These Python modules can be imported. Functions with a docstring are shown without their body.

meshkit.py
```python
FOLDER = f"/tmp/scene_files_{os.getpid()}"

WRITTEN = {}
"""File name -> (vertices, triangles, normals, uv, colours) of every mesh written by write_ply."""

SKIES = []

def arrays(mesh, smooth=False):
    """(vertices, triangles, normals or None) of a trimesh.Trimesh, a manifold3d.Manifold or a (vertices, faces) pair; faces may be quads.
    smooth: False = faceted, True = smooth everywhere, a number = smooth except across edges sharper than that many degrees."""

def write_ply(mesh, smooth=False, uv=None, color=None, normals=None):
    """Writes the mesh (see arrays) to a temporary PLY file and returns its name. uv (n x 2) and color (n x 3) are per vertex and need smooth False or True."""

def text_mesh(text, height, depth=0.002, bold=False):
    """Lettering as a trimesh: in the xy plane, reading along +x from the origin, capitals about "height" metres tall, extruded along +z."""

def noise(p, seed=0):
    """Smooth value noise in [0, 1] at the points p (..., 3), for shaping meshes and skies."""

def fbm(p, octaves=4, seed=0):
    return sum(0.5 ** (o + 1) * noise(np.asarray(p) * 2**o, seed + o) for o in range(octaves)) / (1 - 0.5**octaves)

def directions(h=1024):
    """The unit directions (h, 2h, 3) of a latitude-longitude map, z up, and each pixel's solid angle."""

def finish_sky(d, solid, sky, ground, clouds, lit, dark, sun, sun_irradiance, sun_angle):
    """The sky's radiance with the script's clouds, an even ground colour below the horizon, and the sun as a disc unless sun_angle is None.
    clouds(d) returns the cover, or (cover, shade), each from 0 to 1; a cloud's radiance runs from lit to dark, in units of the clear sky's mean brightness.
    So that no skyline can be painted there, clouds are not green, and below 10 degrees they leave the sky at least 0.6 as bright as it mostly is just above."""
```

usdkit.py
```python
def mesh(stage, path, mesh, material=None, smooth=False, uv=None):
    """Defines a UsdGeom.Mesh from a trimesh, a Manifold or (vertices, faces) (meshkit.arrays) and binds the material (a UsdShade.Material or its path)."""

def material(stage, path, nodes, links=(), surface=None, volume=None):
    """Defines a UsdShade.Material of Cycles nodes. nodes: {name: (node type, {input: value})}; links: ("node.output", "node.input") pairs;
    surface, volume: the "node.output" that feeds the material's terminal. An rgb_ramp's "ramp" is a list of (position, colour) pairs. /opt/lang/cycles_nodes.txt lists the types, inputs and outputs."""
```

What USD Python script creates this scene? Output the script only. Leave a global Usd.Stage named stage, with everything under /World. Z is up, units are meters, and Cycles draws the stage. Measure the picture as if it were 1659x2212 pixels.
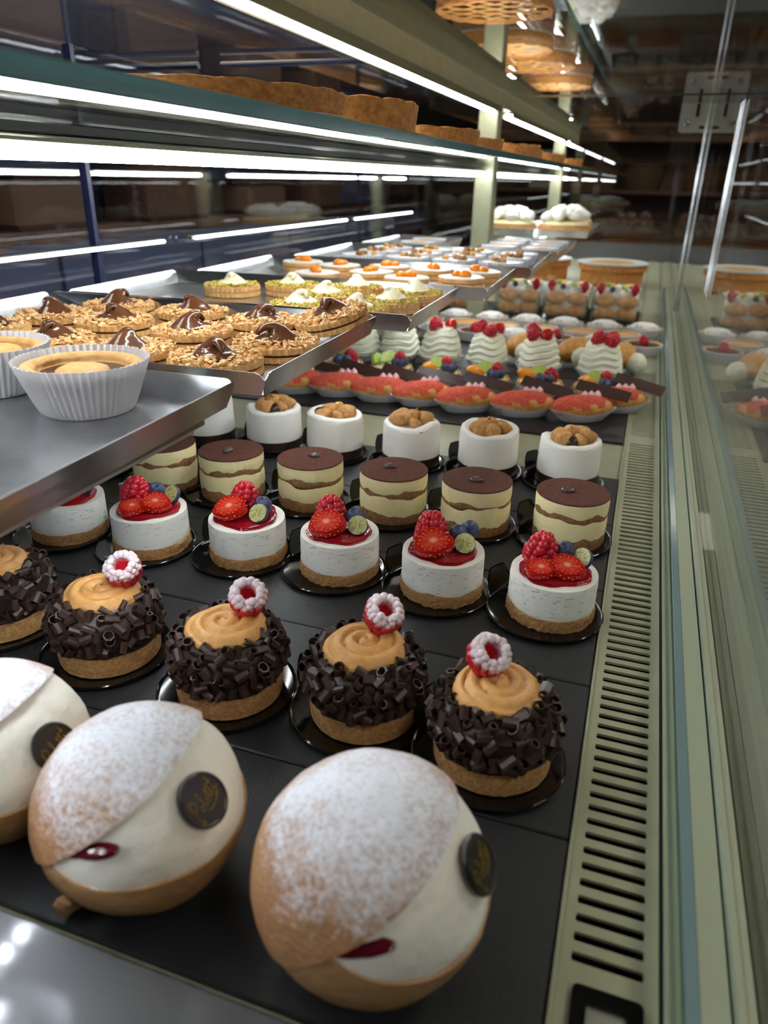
import math, random, numpy as np, trimesh, manifold3d as m3, usdkit, meshkit
from shapely.geometry import Polygon, Point, box as sbox
from shapely import affinity
from pxr import Usd, UsdGeom, UsdLux, UsdShade, Gf, Sdf, Vt
PI = math.pi
rng = np.random.default_rng(7)

# ------------------------------------------------------------------ stage, camera, sky, exposure
stage = Usd.Stage.CreateInMemory()
UsdGeom.SetStageUpAxis(stage, 'Z'); UsdGeom.SetStageMetersPerUnit(stage, 1.0)
UsdGeom.Xform.Define(stage, '/World')
UsdGeom.Scope.Define(stage, '/World/Looks')
YAW, PITCH, ROLL, FPX = 0.32272, -0.43030, -0.02241, 1575.9
EXPOSURE = 0.0
APERTURE = 7.3
def rot(axis, a):
    c, s = math.cos(a), math.sin(a)
    return {'x': np.array([[1,0,0],[0,c,-s],[0,s,c]]), 'y': np.array([[c,0,s],[0,1,0],[-s,0,c]]), 'z': np.array([[c,-s,0],[s,c,0],[0,0,1]])}[axis]
CAMR = rot('z', YAW) @ rot('x', PITCH) @ rot('y', ROLL)          # columns: right, forward, up
cam = UsdGeom.Camera.Define(stage, '/World/camera')
mm = np.eye(4); mm[0,:3] = CAMR[:,0]; mm[1,:3] = CAMR[:,2]; mm[2,:3] = -CAMR[:,1]; mm[3,:3] = (0,0,0.32)
cam.AddTransformOp().Set(Gf.Matrix4d(mm.tolist()))
cam.CreateHorizontalApertureAttr(APERTURE); cam.CreateFocalLengthAttr(APERTURE*FPX/1659)
cam.CreateFStopAttr(2.0); cam.CreateFocusDistanceAttr(0.60); cam.CreateClippingRangeAttr((0.02, 100.0))
cam.CreateExposureAttr(EXPOSURE)
dome = UsdLux.DomeLight.Define(stage, '/World/room_glow')
dome.CreateColorAttr(Gf.Vec3f(0.95, 0.97, 1.0)); dome.CreateIntensityAttr(0.10)
LED_TOP, LED_MID, LED_LOW, LED_CHIP = 52.0, 44.0, 22.0, 120.0
SHOP = 16.0

# ------------------------------------------------------------------ helpers
def lin(*c):
    c = np.array(c, float)/255
    return tuple(np.where(c <= .04045, c/12.92, ((c+.055)/1.055)**2.4))
LOOK = {}
def M(name, col, rough=.5, var=None, bump=None, **k):
    """col: sRGB 0-255. var: (second colour, noise scale, lo, hi). bump: (scale, distance in metres, detail)."""
    n = {'p': ('principled_bsdf', dict(base_color=lin(*col), roughness=rough, **k)), 'tc': ('texture_coordinate', {})}
    l = []
    if var:
        n['vn'] = ('noise_texture', dict(scale=var[1], detail=4.0, roughness=.6)); l.append(('tc.object', 'vn.vector'))
        n['vr'] = ('rgb_ramp', dict(ramp=[(var[2], lin(*col)), (var[3], lin(*var[0]))])); l += [('vn.fac', 'vr.fac'), ('vr.color', 'p.base_color')]
    if bump:
        n['bn'] = ('noise_texture', dict(scale=bump[0], detail=float(bump[2]), roughness=.6)); l.append(('tc.object', 'bn.vector'))
        n['bb'] = ('bump', dict(strength=1.0, distance=bump[1], use_object_space=False)); l += [('bn.fac', 'bb.height'), ('bb.normal', 'p.normal')]
    LOOK[name] = usdkit.material(stage, f'/World/Looks/{name}', n, l, surface='p.BSDF')
    return name
def glassmat(name, tint=(1,1,1), ior=1.5, rough=0.0, gcol=(1,1,1)):
    """Sheet glass: clear, with a Schlick reflection that is the same on the way in and out of the sheet."""
    f0 = ((ior-1)/(ior+1))**2
    n = {'t': ('transparent_bsdf', dict(color=tint)), 'g': ('glossy_bsdf', dict(color=gcol, roughness=rough)), 'w': ('layer_weight', dict(blend=.5)), 'p': ('math', dict(math_type='power', value2=5.0)),
         'f': ('math', dict(math_type='multiply_add', value2=1-f0, value3=f0)), 'm': ('mix_closure', {})}
    LOOK[name] = usdkit.material(stage, f'/World/Looks/{name}', n, [('w.facing','p.value1'),('p.value','f.value1'),('f.value','m.fac'),('t.BSDF','m.closure1'),('g.BSDF','m.closure2')], surface='m.closure')
    return name
def emit(name, col, s):
    LOOK[name] = usdkit.material(stage, f'/World/Looks/{name}', {'e': ('emission', dict(color=col, strength=s))}, [], surface='e.emission')
    return name
USED = {}
def numbered(parent, name):
    k = (parent, name); i = USED.get(k, 0); USED[k] = i+1
    return f'{parent}/{name}' if i == 0 else f'{parent}/{name}_{i:03d}'
def tag(p, label=None, cat=None, group=None, kind=None):
    for k, v in (('label',label),('category',cat),('group',group),('kind',kind)):
        if v: p.SetCustomDataByKey(k, v)
    return p
def thing(name, label, cat, loc=(0,0,0), rz=0, group=None, kind=None, rx=0, ry=0, s=1):
    x = UsdGeom.Xform.Define(stage, numbered('/World', name))
    x.AddTranslateOp().Set(Gf.Vec3d(*map(float, loc))); x.AddRotateXYZOp().Set(Gf.Vec3f(math.degrees(rx), math.degrees(ry), math.degrees(rz)))
    x.AddScaleOp().Set(Gf.Vec3f(*(float(v) for v in (s if np.ndim(s) else (s,s,s)))))
    return tag(x.GetPrim(), label, cat, group, kind)
def part(parent, name, mesh, mat, smooth=35, label=None, kind=None):
    path = numbered(str(parent.GetPath()), name)
    m = usdkit.mesh(stage, path, mesh, LOOK[mat], smooth=smooth)
    return tag(m.GetPrim(), label, None, None, kind)
def placed(parent, name, mesh, mat, A, smooth=35, label=None):
    p = part(parent, name, mesh, mat, smooth, label); m = UsdGeom.Xformable(p); m.AddTransformOp().Set(Gf.Matrix4d(np.asarray(A, float).T.tolist())); return p
def mat4(R, t): A = np.eye(4); A[:3,:3] = R; A[:3,3] = t; return A
def solo(name, mesh, mat, label=None, cat=None, smooth=35, group=None, kind=None):
    m = usdkit.mesh(stage, numbered('/World', name), mesh, LOOK[mat], smooth=smooth)
    return tag(m.GetPrim(), label, cat, group, kind)
def dup(src, label, loc, rz=0, group=None, rx=0, ry=0, s=1):
    d = src.GetCustomData(); nm = src.GetName()
    base = nm[:-4] if nm[-4:-3] == '_' and nm[-3:].isdigit() else nm
    r = thing(base, label, d['category'], loc, rz, group or d.get('group'), None, rx, ry, s)
    r.GetReferences().AddInternalReference(src.GetPath()); r.SetInstanceable(True)
    return r
cat = trimesh.util.concatenate
def X(m, t=(0,0,0), rz=0, rx=0, ry=0, s=1):
    m = m.copy(); A = np.eye(4); A[:3,:3] = rot('z', rz) @ rot('y', ry) @ rot('x', rx) @ (np.diag(s) if np.ndim(s) else np.eye(3)*s); A[:3,3] = t
    m.apply_transform(A); return m
def TM(v, f): return trimesh.Trimesh(np.asarray(v, float), np.asarray(f, int), process=False)
def lathe(prof, n=64, fn=None):
    prof = [(max(r,0), z) for r, z in prof]; v = []; rings = []
    a = np.arange(n)*2*PI/n
    for r, z in prof:
        if r < 1e-7: rings.append([len(v)]); v.append((0,0,z))
        else:
            i = len(v); v += list(zip(r*np.cos(a), r*np.sin(a), np.full(n, z))); rings.append(list(range(i, i+n)))
    f = []
    for A, B in zip(rings, rings[1:]):
        if len(A) == 1 and len(B) == 1: continue
        for i in range(n):
            j = (i+1) % n
            if len(A) == 1: f.append((A[0], B[j], B[i]))
            elif len(B) == 1: f.append((A[i], A[j], B[0]))
            else: f += [(A[i], A[j], B[j]), (A[i], B[j], B[i])]
    v = np.array(v, float)
    if fn: v = fn(v)
    return TM(v, f)
def bend(pts, k=4):
    """Catmull-Rom refinement of a profile."""
    p = np.array(pts, float); q = np.vstack([2*p[0]-p[1], p, 2*p[-1]-p[-2]]); out = []
    for i in range(1, len(q)-2):
        for t in np.linspace(0, 1, k, endpoint=False):
            a, b, c, d = q[i-1:i+3]
            out.append(.5*((2*b)+(c-a)*t+(2*a-5*b+4*c-d)*t*t+(3*b-a-3*c+d)*t**3))
    out.append(p[-1]); return np.array(out)
def tube(P, r, n=8, closed=False):
    P = np.array(P, float); r = np.broadcast_to(r, (len(P),)); T = np.gradient(P, axis=0); T /= np.linalg.norm(T, axis=1, keepdims=True)+1e-12
    up = np.array([0,0,1.]) if abs(T[:,2]).mean() < .8 else np.array([1.,0,0]); v = []; f = []
    a0 = np.cross(T, up); a0 /= np.linalg.norm(a0, axis=1, keepdims=True)+1e-12; b0 = np.cross(T, a0); th = np.arange(n)*2*PI/n
    for i in range(len(P)): v += list(P[i] + r[i]*(np.cos(th)[:,None]*a0[i]+np.sin(th)[:,None]*b0[i]))
    for i in range(len(P)-1):
        for j in range(n):
            a, b, c, d = i*n+j, i*n+(j+1)%n, (i+1)*n+(j+1)%n, (i+1)*n+j; f += [(a,b,c),(a,c,d)]
    k = len(v); v += [P[0], P[-1]]
    for j in range(n): f += [(k, (j+1)%n, j), (k+1, (len(P)-1)*n+j, (len(P)-1)*n+(j+1)%n)]
    m = TM(v, f); m.fix_normals(); return m
def cbox(lo, hi, b=0.0):
    lo, hi = np.array(lo, float), np.array(hi, float)
    if b <= 0: return trimesh.creation.box(extents=hi-lo, transform=trimesh.transformations.translation_matrix((lo+hi)/2))
    b = min(b, (hi-lo).min()*.45); P = []
    for ix in (0,1):
        for iy in (0,1):
            for iz in (0,1):
                c = np.where([ix,iy,iz], hi, lo); s = np.where([ix,iy,iz], -1, 1)*b
                for k in range(3):
                    q = c + s; q[k] = c[k]; P.append(q)
    return trimesh.Trimesh(np.array(P)).convex_hull
def extr_y(poly, y0, y1):
    """Polygon in the (x, z) plane extruded along y."""
    m = trimesh.creation.extrude_polygon(poly, y1-y0, engine='earcut')
    v = m.vertices.copy(); m.vertices = np.stack([v[:,0], y1-v[:,2], v[:,1]], 1); m.fix_normals(); return m
def extr_z(poly, z0, z1): return X(trimesh.creation.extrude_polygon(poly, z1-z0, engine='earcut'), (0,0,z0))
def rpoly(x0, y0, x1, y1, r): return sbox(x0+r, y0+r, x1-r, y1-r).buffer(r, quad_segs=4)
def jig(m, amp, freq, seed=0, radial=False):
    m = m.copy(); v = m.vertices; d = np.stack([meshkit.fbm(v*freq+11.3*k, 3, seed+k) for k in range(3)], -1)-.5
    if radial:
        nrm = m.vertex_normals; m.vertices = v + nrm*d[:,:1]*2*amp
    else: m.vertices = v + d*2*amp
    return m
def ico(n, r=1.0, s=(1,1,1)): m = trimesh.creation.icosphere(n, r); m.vertices = m.vertices*np.array(s); return m
def to_m3(m): return m3.Manifold(m3.Mesh(np.asarray(m.vertices, np.float32), np.asarray(m.faces, np.uint32)))
def from_m3(m): a = m.to_mesh(); return TM(a.vert_properties[:,:3], a.tri_verts)
def band(r, zlo, zhi, n=72, rows=5, amp=0.0, seed=0, r0=0.0):
    """A layer of a round cake: side from zlo(t) to zhi(t), closed by discs."""
    a = np.arange(n)*2*PI/n; lo = np.array([zlo(t) for t in a]) if callable(zlo) else np.full(n, zlo); hi = np.array([zhi(t) for t in a]) if callable(zhi) else np.full(n, zhi)
    v = []; f = []
    for k in range(rows):
        t = k/(rows-1); z = lo+(hi-lo)*t; rr = r + amp*2*(meshkit.noise(np.stack([np.cos(a)*14, np.sin(a)*14, z*500], -1), seed)-.5)
        if k in (0, rows-1): rr = rr-.0004
        v += list(zip(rr*np.cos(a), rr*np.sin(a), z))
    for k in range(rows-1):
        for i in range(n):
            j = (i+1)%n; A, B, C, D = k*n+i, k*n+j, (k+1)*n+j, (k+1)*n+i; f += [(A,B,C),(A,C,D)]
    c = len(v); v += [(0,0,lo.mean()), (0,0,hi.mean())]
    for i in range(n): f += [(c, (i+1)%n, i), (c+1, (rows-1)*n+i, (rows-1)*n+(i+1)%n)]
    return TM(v, f)
def wav(z, amp, seed, k=1.0):
    def g(t): return z + amp*2*(meshkit.fbm(np.array([math.cos(t)*2.2*k+seed*3.1, math.sin(t)*2.2*k, seed*1.7]), 3, seed)-.5)
    return g
FROM_RIGHT = ['rightmost', 'second from the right', 'third from the right', 'fourth from the right', 'fifth from the right', 'sixth from the right', 'seventh from the right', 'leftmost visible', 'ninth from the right']

# ------------------------------------------------------------------ looks
M('black_mat', (30,31,34), .42, bump=(900, .0003, 2))
M('black_plastic', (12,12,13), .09)
M('sage_paint', (148,149,122), .42, var=((142,143,116), 40, .4, .6), bump=(1500, .00004, 2))
M('sage_gloss', (152,154,130), .3)
M('ledge_grey', (74,77,73), .35)
M('dark_gap', (9,9,9), .8)
M('brushed_steel', (132,134,138), .19, var=((116,118,122), 60, .35, .65), metallic=1.0, bump=(400, .00002, 3))
M('tray_steel', (196,198,202), .25, var=((184,186,190), 30, .4, .6), metallic=1.0)
M('chrome_line', (190,195,190), .2, metallic=1.0)
M('navy_frame', (34,40,74), .35)
M('lamp_housing', (120,124,100), .35, metallic=.5)
glassmat('pane', (.97,.985,.975), 1.5)
glassmat('front_glass', (.97,.985,.975), 1.8)
glassmat('roof_pane', (.93,.95,.945), 2.1)
glassmat('rear_pane', (.90,.92,.96), 1.55)
glassmat('clear_plastic', (.93,.94,.93), 1.5, .08)
M('glass_edge', (84,132,134), .12, transmission_weight=.35)
glassmat('low_glass', (.86,.955,.97), 1.5)
M('low_edge', (104,124,126), .1)
LOOK['moulded_clear'] = usdkit.material(stage, '/World/Looks/moulded_clear', {'t': ('transparent_bsdf', dict(color=(.9,.92,.91))), 'g': ('principled_bsdf', dict(base_color=lin(205,208,200), roughness=.3)), 'm': ('mix_closure', dict(fac=.22))}, [('t.BSDF','m.closure1'),('g.BSDF','m.closure2')], surface='m.closure')
LOOK['seam'] = usdkit.material(stage, '/World/Looks/seam', {'t': ('transparent_bsdf', dict(color=(.9,.93,.93))), 'g': ('glossy_bsdf', dict(color=(.95,.97,1), roughness=.25)), 'm': ('mix_closure', dict(fac=.45))}, [('t.BSDF','m.closure1'),('g.BSDF','m.closure2')], surface='m.closure')
for k_, v_ in (('led_top', LED_TOP), ('led_mid', LED_MID), ('led_low', LED_LOW)): emit(k_, (.94,.98,1.0), v_)
emit('shop_light', (1.0,.92,.80), SHOP)
M('dark_rail', (74,78,76), .4, metallic=.4)
emit('led_dot', (.92,.97,1.0), LED_CHIP)
emit('led_dim', (.86,.92,1.0), 9.0)
M('white_plastic', (225,225,220), .4)
M('grey_screen', (140,140,128), .3)
LOOK['brushed_steel'] = usdkit.material(stage, '/World/Looks/brushed_sheet', {'a': ('principled_bsdf', dict(base_color=lin(104,105,110), metallic=1.0, roughness=.5)), 'b': ('principled_bsdf', dict(base_color=lin(150,152,158), metallic=1.0, roughness=.10)),
    'm': ('mix_closure', dict(fac=.22))}, [('a.BSDF','m.closure1'),('b.BSDF','m.closure2')], surface='m.closure')
LOOK['paper'] = usdkit.material(stage, '/World/Looks/thin_paper', {'a': ('diffuse_bsdf', dict(color=lin(240,240,244))), 'b': ('translucent_bsdf', dict(color=lin(240,240,244))), 'm': ('mix_closure', dict(fac=.4))}, [('a.BSDF','m.closure1'),('b.BSDF','m.closure2')], surface='m.closure')
LOOK['mousse'] = usdkit.material(stage, '/World/Looks/mousse', {'p': ('principled_bsdf', dict(base_color=lin(245,243,238), roughness=.5, subsurface_weight=.2, subsurface_scale=.003)), 'tc': ('texture_coordinate', {}), 'mp': ('mapping', dict(scale=(1,1,3.6))),
    'n': ('noise_texture', dict(scale=170.0, detail=2.0)), 'r': ('rgb_ramp', dict(ramp=[(.31,(0,0,0)),(.37,(1,1,1))])), 'b': ('bump', dict(distance=.0013, strength=1.0))},
    [('tc.object','mp.vector'),('mp.vector','n.vector'),('n.fac','r.fac'),('r.color','b.height'),('b.normal','p.normal')], surface='p.BSDF')
# food
M('cream_white', (248,244,232), .5, bump=(260, .0006, 3), subsurface_weight=.25, subsurface_scale=.004, subsurface_radius=(1,.8,.6))
M('whipped', (246,244,238), .45, bump=(120, .0004, 3), subsurface_weight=.2, subsurface_scale=.004, subsurface_radius=(1,.8,.6))
M('whipped_green', (240,241,222), .5, var=((222,226,160), 160, .55, .7), bump=(300, .0008, 3))
M('custard_cream', (250,234,184), .55, var=((246,224,164), 120, .4, .7), bump=(700, .0002, 3), subsurface_weight=.15, subsurface_scale=.003)
M('sponge_brown', (158,118,72), .8, var=((122,84,46), 260, .35, .65), bump=(600, .0012, 4))
M('crust', (196,150,96), .8, var=((150,104,58), 500, .35, .7), bump=(650, .0016, 5))
M('shortcrust', (212,166,108), .8, var=((172,120,68), 320, .35, .7), bump=(700, .0016, 5))
M('tart_crust', (226,158,82), .7, var=((176,104,44), 140, .3, .7), bump=(420, .0014, 5))
M('tart_top', (222,170,92), .6, var=((206,140,66), 90, .4, .7), bump=(300, .0004, 3))
M('cocoa', (92,48,32), .95, var=((76,38,26), 300, .4, .6), bump=(1500, .0003, 3))
M('coffee_bean', (86,72,70), .3)
M('choc', (44,31,27), .38, bump=(160, .0005, 2))
M('disc_choc', (34,28,26), .3)
M('choc_curl', (52,37,32), .4, var=((66,48,41), 240, .45, .65))
M('choc_plate', (64,42,36), .4)
M('milk_choc', (98,58,36), .16)
M('dark_filling', (60,34,24), .3)
M('caramel_cream', (219,166,98), .42, var=((205,148,80), 200, .45, .7), bump=(900, .00035, 3))
M('jelly', (152,18,32), .08, bump=(220, .0006, 2), subsurface_weight=.2, subsurface_scale=.002, subsurface_radius=(1,.1,.1))
M('jam', (84,12,26), .12)
M('raspberry', (196,30,50), .3, subsurface_weight=.3, subsurface_scale=.002, subsurface_radius=(1,.15,.15))
M('strawberry', (186,26,20), .22, subsurface_weight=.2, subsurface_scale=.002, subsurface_radius=(1,.2,.1))
M('seed', (222,170,80), .4)
M('blueberry', (44,52,84), .45, var=((84,96,130), 160, .4, .7))
M('blueberry_cut', (188,190,140), .3, var=((120,128,70), 420, .5, .62))
M('kiwi', (168,196,80), .25, var=((196,214,120), 120, .4, .7))
M('orange_flesh', (244,150,30), .22, var=((250,180,70), 180, .4, .7))
M('apricot', (232,130,20), .08, subsurface_weight=.3, subsurface_scale=.003, subsurface_radius=(1,.5,.2))
M('white_choc', (240,230,196), .22)
M('nut', (240,204,148), .55, var=((208,150,92), 150, .42, .66))
M('pistachio', (218,192,96), .6, var=((120,138,48), 300, .5, .6))
M('biscuit', (222,176,112), .7, var=((200,146,84), 130, .35, .7), bump=(700, .0005, 4))
M('glaze_white', (240,240,238), .25)
M('meringue', (250,248,242), .5, bump=(200, .0006, 2))
M('pink_cream', (238,190,192), .5)
M('craquelin', (226,98,72), .75, var=((198,70,52), 260, .4, .65), bump=(420, .0018, 4))
M('choux', (220,168,92), .55, var=((196,130,60), 80, .35, .7), bump=(200, .0006, 3))
M('gold', (230,190,80), .2, metallic=1.0)
M('gold_print', (150,122,48), .4, metallic=.6)
M('toffee_crumb', (212,162,102), .8, var=((182,128,70), 260, .35, .65), bump=(500, .0015, 4))
M('egg_yellow', (232,190,110), .8, var=((214,160,76), 300, .4, .7), bump=(350, .002, 4))
M('lady_finger', (226,178,122), .7, var=((196,132,84), 60, .35, .7), bump=(300, .0008, 4))
M('card_silver', (150,155,150), .3, metallic=.8)
M('doily', (200,200,196), .6)
def powdered(name, c_base, c_base2, c_pow, nscale, lo, hi, bscale, bdist, rough=.6, basescale=60, up=.55):
    """Icing sugar sifted from above: it lies on what faces upwards, broken up by grain."""
    n = {'p': ('principled_bsdf', dict(roughness=rough)), 'tc': ('texture_coordinate', {}), 'g': ('geometry', {}), 's': ('separate_xyz', {}),
         'n1': ('noise_texture', dict(scale=nscale, detail=6.0, roughness=.75)), 'n2': ('noise_texture', dict(scale=basescale, detail=3.0)), 'n3': ('noise_texture', dict(scale=34.0, detail=2.0)),
         'r2': ('rgb_ramp', dict(ramp=[(.35, lin(*c_base)), (.7, lin(*c_base2))])), 'a': ('math', dict(math_type='multiply_add', value2=up)), 'b': ('math', dict(math_type='multiply_add', value2=.5)),
         'c': ('math', dict(math_type='multiply', value2=.6667)), 'r': ('rgb_ramp', dict(ramp=[(lo, (0,0,0)), (hi, (1,1,1))])), 'm': ('mix', dict(color2=lin(*c_pow))), 'bb': ('bump', dict(strength=1.0, distance=bdist)), 'bn': ('noise_texture', dict(scale=bscale, detail=4.0))}
    l = [('tc.object','n1.vector'),('tc.object','n2.vector'),('tc.object','n3.vector'),('tc.object','bn.vector'),('g.normal','s.vector'),('s.z','a.value1'),('n1.fac','a.value3'),
         ('n3.fac','b.value1'),('a.value','b.value3'),('b.value','c.value1'),('c.value','r.fac'),('n2.fac','r2.fac'),('r2.color','m.color1'),('r.color','m.fac'),('m.color','p.base_color'),('bn.fac','bb.height'),('bb.normal','p.normal')]
    LOOK[name] = usdkit.material(stage, f'/World/Looks/{name}', n, l, surface='p.BSDF')
powdered('bun_top', (166,120,82), (184,138,96), (228,233,246), 420, .66, .89, 420, .0009, basescale=40, up=.60)
powdered('bun_bottom', (160,122,82), (182,144,100), (236,236,240), 300, .97, .999, 240, .0008, basescale=30)
def rim_sugar():
    n = {'p': ('principled_bsdf', dict(roughness=.35)), 'tc': ('texture_coordinate', {}), 'g': ('geometry', {}), 's': ('separate_xyz', {}), 'o': ('separate_xyz', {}), 'n1': ('noise_texture', dict(scale=500.0, detail=5.0, roughness=.7)),
         'h': ('map_range', dict(from_min=.0055, from_max=.0125, to_min=-.25, to_max=.55, clamp=True)), 'a': ('math', dict(math_type='multiply_add', value2=.28)), 'b': ('math', dict(math_type='multiply_add', value2=.7)),
         'r': ('rgb_ramp', dict(ramp=[(.60,(0,0,0)),(.95,(1,1,1))])), 'm': ('mix', dict(color1=lin(196,26,46), color2=lin(228,212,220))), 'bb': ('bump', dict(strength=1.0, distance=.0005))}
    l = [('tc.object','n1.vector'),('tc.object','o.vector'),('o.z','h.value'),('g.normal','s.vector'),('s.z','a.value1'),('h.result','a.value3'),('n1.fac','b.value1'),('a.value','b.value3'),('b.value','r.fac'),('r.color','m.fac'),('m.color','p.base_color'),('n1.fac','bb.height'),('bb.normal','p.normal')]
    LOOK['raspberry_sugar'] = usdkit.material(stage, '/World/Looks/raspberry_sugar', n, l, surface='p.BSDF')
rim_sugar()
powdered('cup_filling', (120,80,56), (90,58,40), (240,238,236), 300, .70, .80, 300, .001)
def strawberry_cut():
    n = {'p': ('principled_bsdf', dict(roughness=.18, subsurface_weight=.1, subsurface_scale=.002)), 'tc': ('texture_coordinate', {}), 'v': ('vector_math', dict(math_type='length')), 's': ('vector_math', dict(math_type='multiply', vector2=(1,1.15,0))), 'x': ('separate_xyz', {}), 'at': ('math', dict(math_type='arctan2')),
         'w': ('noise_texture', dict(dimensions='1D', scale=5.5, detail=2.0)), 'k': ('math', dict(math_type='multiply', value2=100.0)), 'wr': ('rgb_ramp', dict(ramp=[(.47,(0,0,0)),(.60,(1,1,1))])), 'mask': ('rgb_ramp', dict(ramp=[(.15,(0,0,0)),(.42,(.55,.55,.55)),(.62,(.3,.3,.3)),(.85,(0,0,0))])),
         'mm': ('mix', dict(mix_type='multiply', fac=1.0)), 'bw': ('rgb_to_bw', {}), 'r': ('rgb_ramp', dict(ramp=[(0, lin(238,170,136)), (.16, lin(232,128,100)), (.30, lin(200,46,32)), (.75, lin(192,30,22)), (.95, lin(160,16,16))])), 'm': ('mix', dict(color2=lin(236,134,104)))}
    l = [('tc.object','s.vector1'),('s.vector','v.vector1'),('v.value','k.value1'),('k.value','r.fac'),('k.value','mask.fac'),('tc.object','x.vector'),('x.y','at.value1'),('x.x','at.value2'),('at.value','w.w'),('w.fac','wr.fac'),('wr.color','mm.color1'),('mask.color','mm.color2'),('mm.color','bw.color'),('bw.val','m.fac'),('r.color','m.color1'),('m.color','p.base_color')]
    LOOK['strawberry_cut'] = usdkit.material(stage, '/World/Looks/strawberry_cut', n, l, surface='p.BSDF')
strawberry_cut()
# room
M('room_wall', (58,54,52), .9, var=((70,64,58), 2, .4, .6))
M('navy_panel', (92,98,124), .5)
M('room_floor', (60,56,52), .6)
M('wood_shelf', (96,68,48), .6, var=((70,48,34), 6, .35, .65))
M('basket', (92,70,50), .8, var=((84,58,36), 40, .4, .6), bump=(60, .01, 2))
M('cardboard', (104,80,60), .8)
M('jar_grey', (150,150,146), .3)
M('paper_bag', (150,144,136), .8)

CEIL, RZ = .501, -.766                                             # glass ceiling height, rear glass plane
YN, YF = -.25, 3.65                                                 # near and far end of the case

# ------------------------------------------------------------------ the room
FZ = -.92
def struct(name, lo, hi, mat): return solo(name, cbox(lo, hi), mat, kind='structure')
struct('floor', (-4, -3, FZ-.1), (4, 8, FZ), 'room_floor')
struct('ceiling', (-4, -3, 1.9), (4, 8, 2.0), 'room_wall')
struct('wall_left', (-4.1, -3, FZ), (-4, 8, 1.9), 'room_wall')
struct('wall_right', (4, -3, FZ), (4.1, 8, 1.9), 'room_wall')
struct('wall_back', (-4, 8, FZ), (4, 8.1, 1.9), 'room_wall')
struct('wall_front', (-4, -3.1, FZ), (4, -3, 1.9), 'room_wall')

for i, (x, y) in enumerate(((1.3, -.6), (1.3, 1.4), (1.3, 3.2), (-1.7, .6), (-1.7, 2.8), (.4, 5.1))):
    t = thing('ceiling_light', f'square shop ceiling light panel {["over the customer side, nearest","over the customer side, middle","over the customer side, farthest","over the staff side, nearest","over the staff side, farthest","over the far end of the shop"][i]}', 'ceiling light', (x, y, 1.9))
    part(t, 'frame', cbox((-.32,-.32,-.05),(.32,.32,-.001),.004), 'white_plastic'); part(t, 'diffuser', cbox((-.3,-.3,-.056),(.3,.3,-.0505)), 'shop_light')

# ------------------------------------------------------------------ the display case
CO = np.array((-.35, 1.7, FZ))
case = thing('display_case', 'long sage green and glass pastry display case with lit shelves', 'display case', CO)
def cp(name, m, mat, smooth=35, label=None, kind=None): return part(case, name, X(m, -CO), mat, smooth, label, kind)
def cpx(parent, name, m, mat, smooth=35, kind=None): return part(parent, name, X(m, -CO), mat, smooth, None, kind)
cp('cabinet_body', cbox((-.80, YN, FZ), (.30, YF, -.10)), 'sage_paint')
cp('deck', cbox((-.78, .168, -.03), (.0085, YF, -.004)), 'sage_paint')
cp('steel_plate', cbox((-.78, YN, -.03), (.0, .1525, .0280), .0015), 'brushed_steel', label='brushed steel deck plate')
cp('duct', cbox((.0085, YN, -.10), (.0535, YF, -.07)), 'dark_gap')
cp('duct_wall', cbox((.054, YN, -.10), (.0555, YF, -.001)), 'dark_gap')
cp('bead_strip', cbox((.0557, YN, -.03), (.0585, YF, .0004), .0008), 'sage_gloss')
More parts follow.
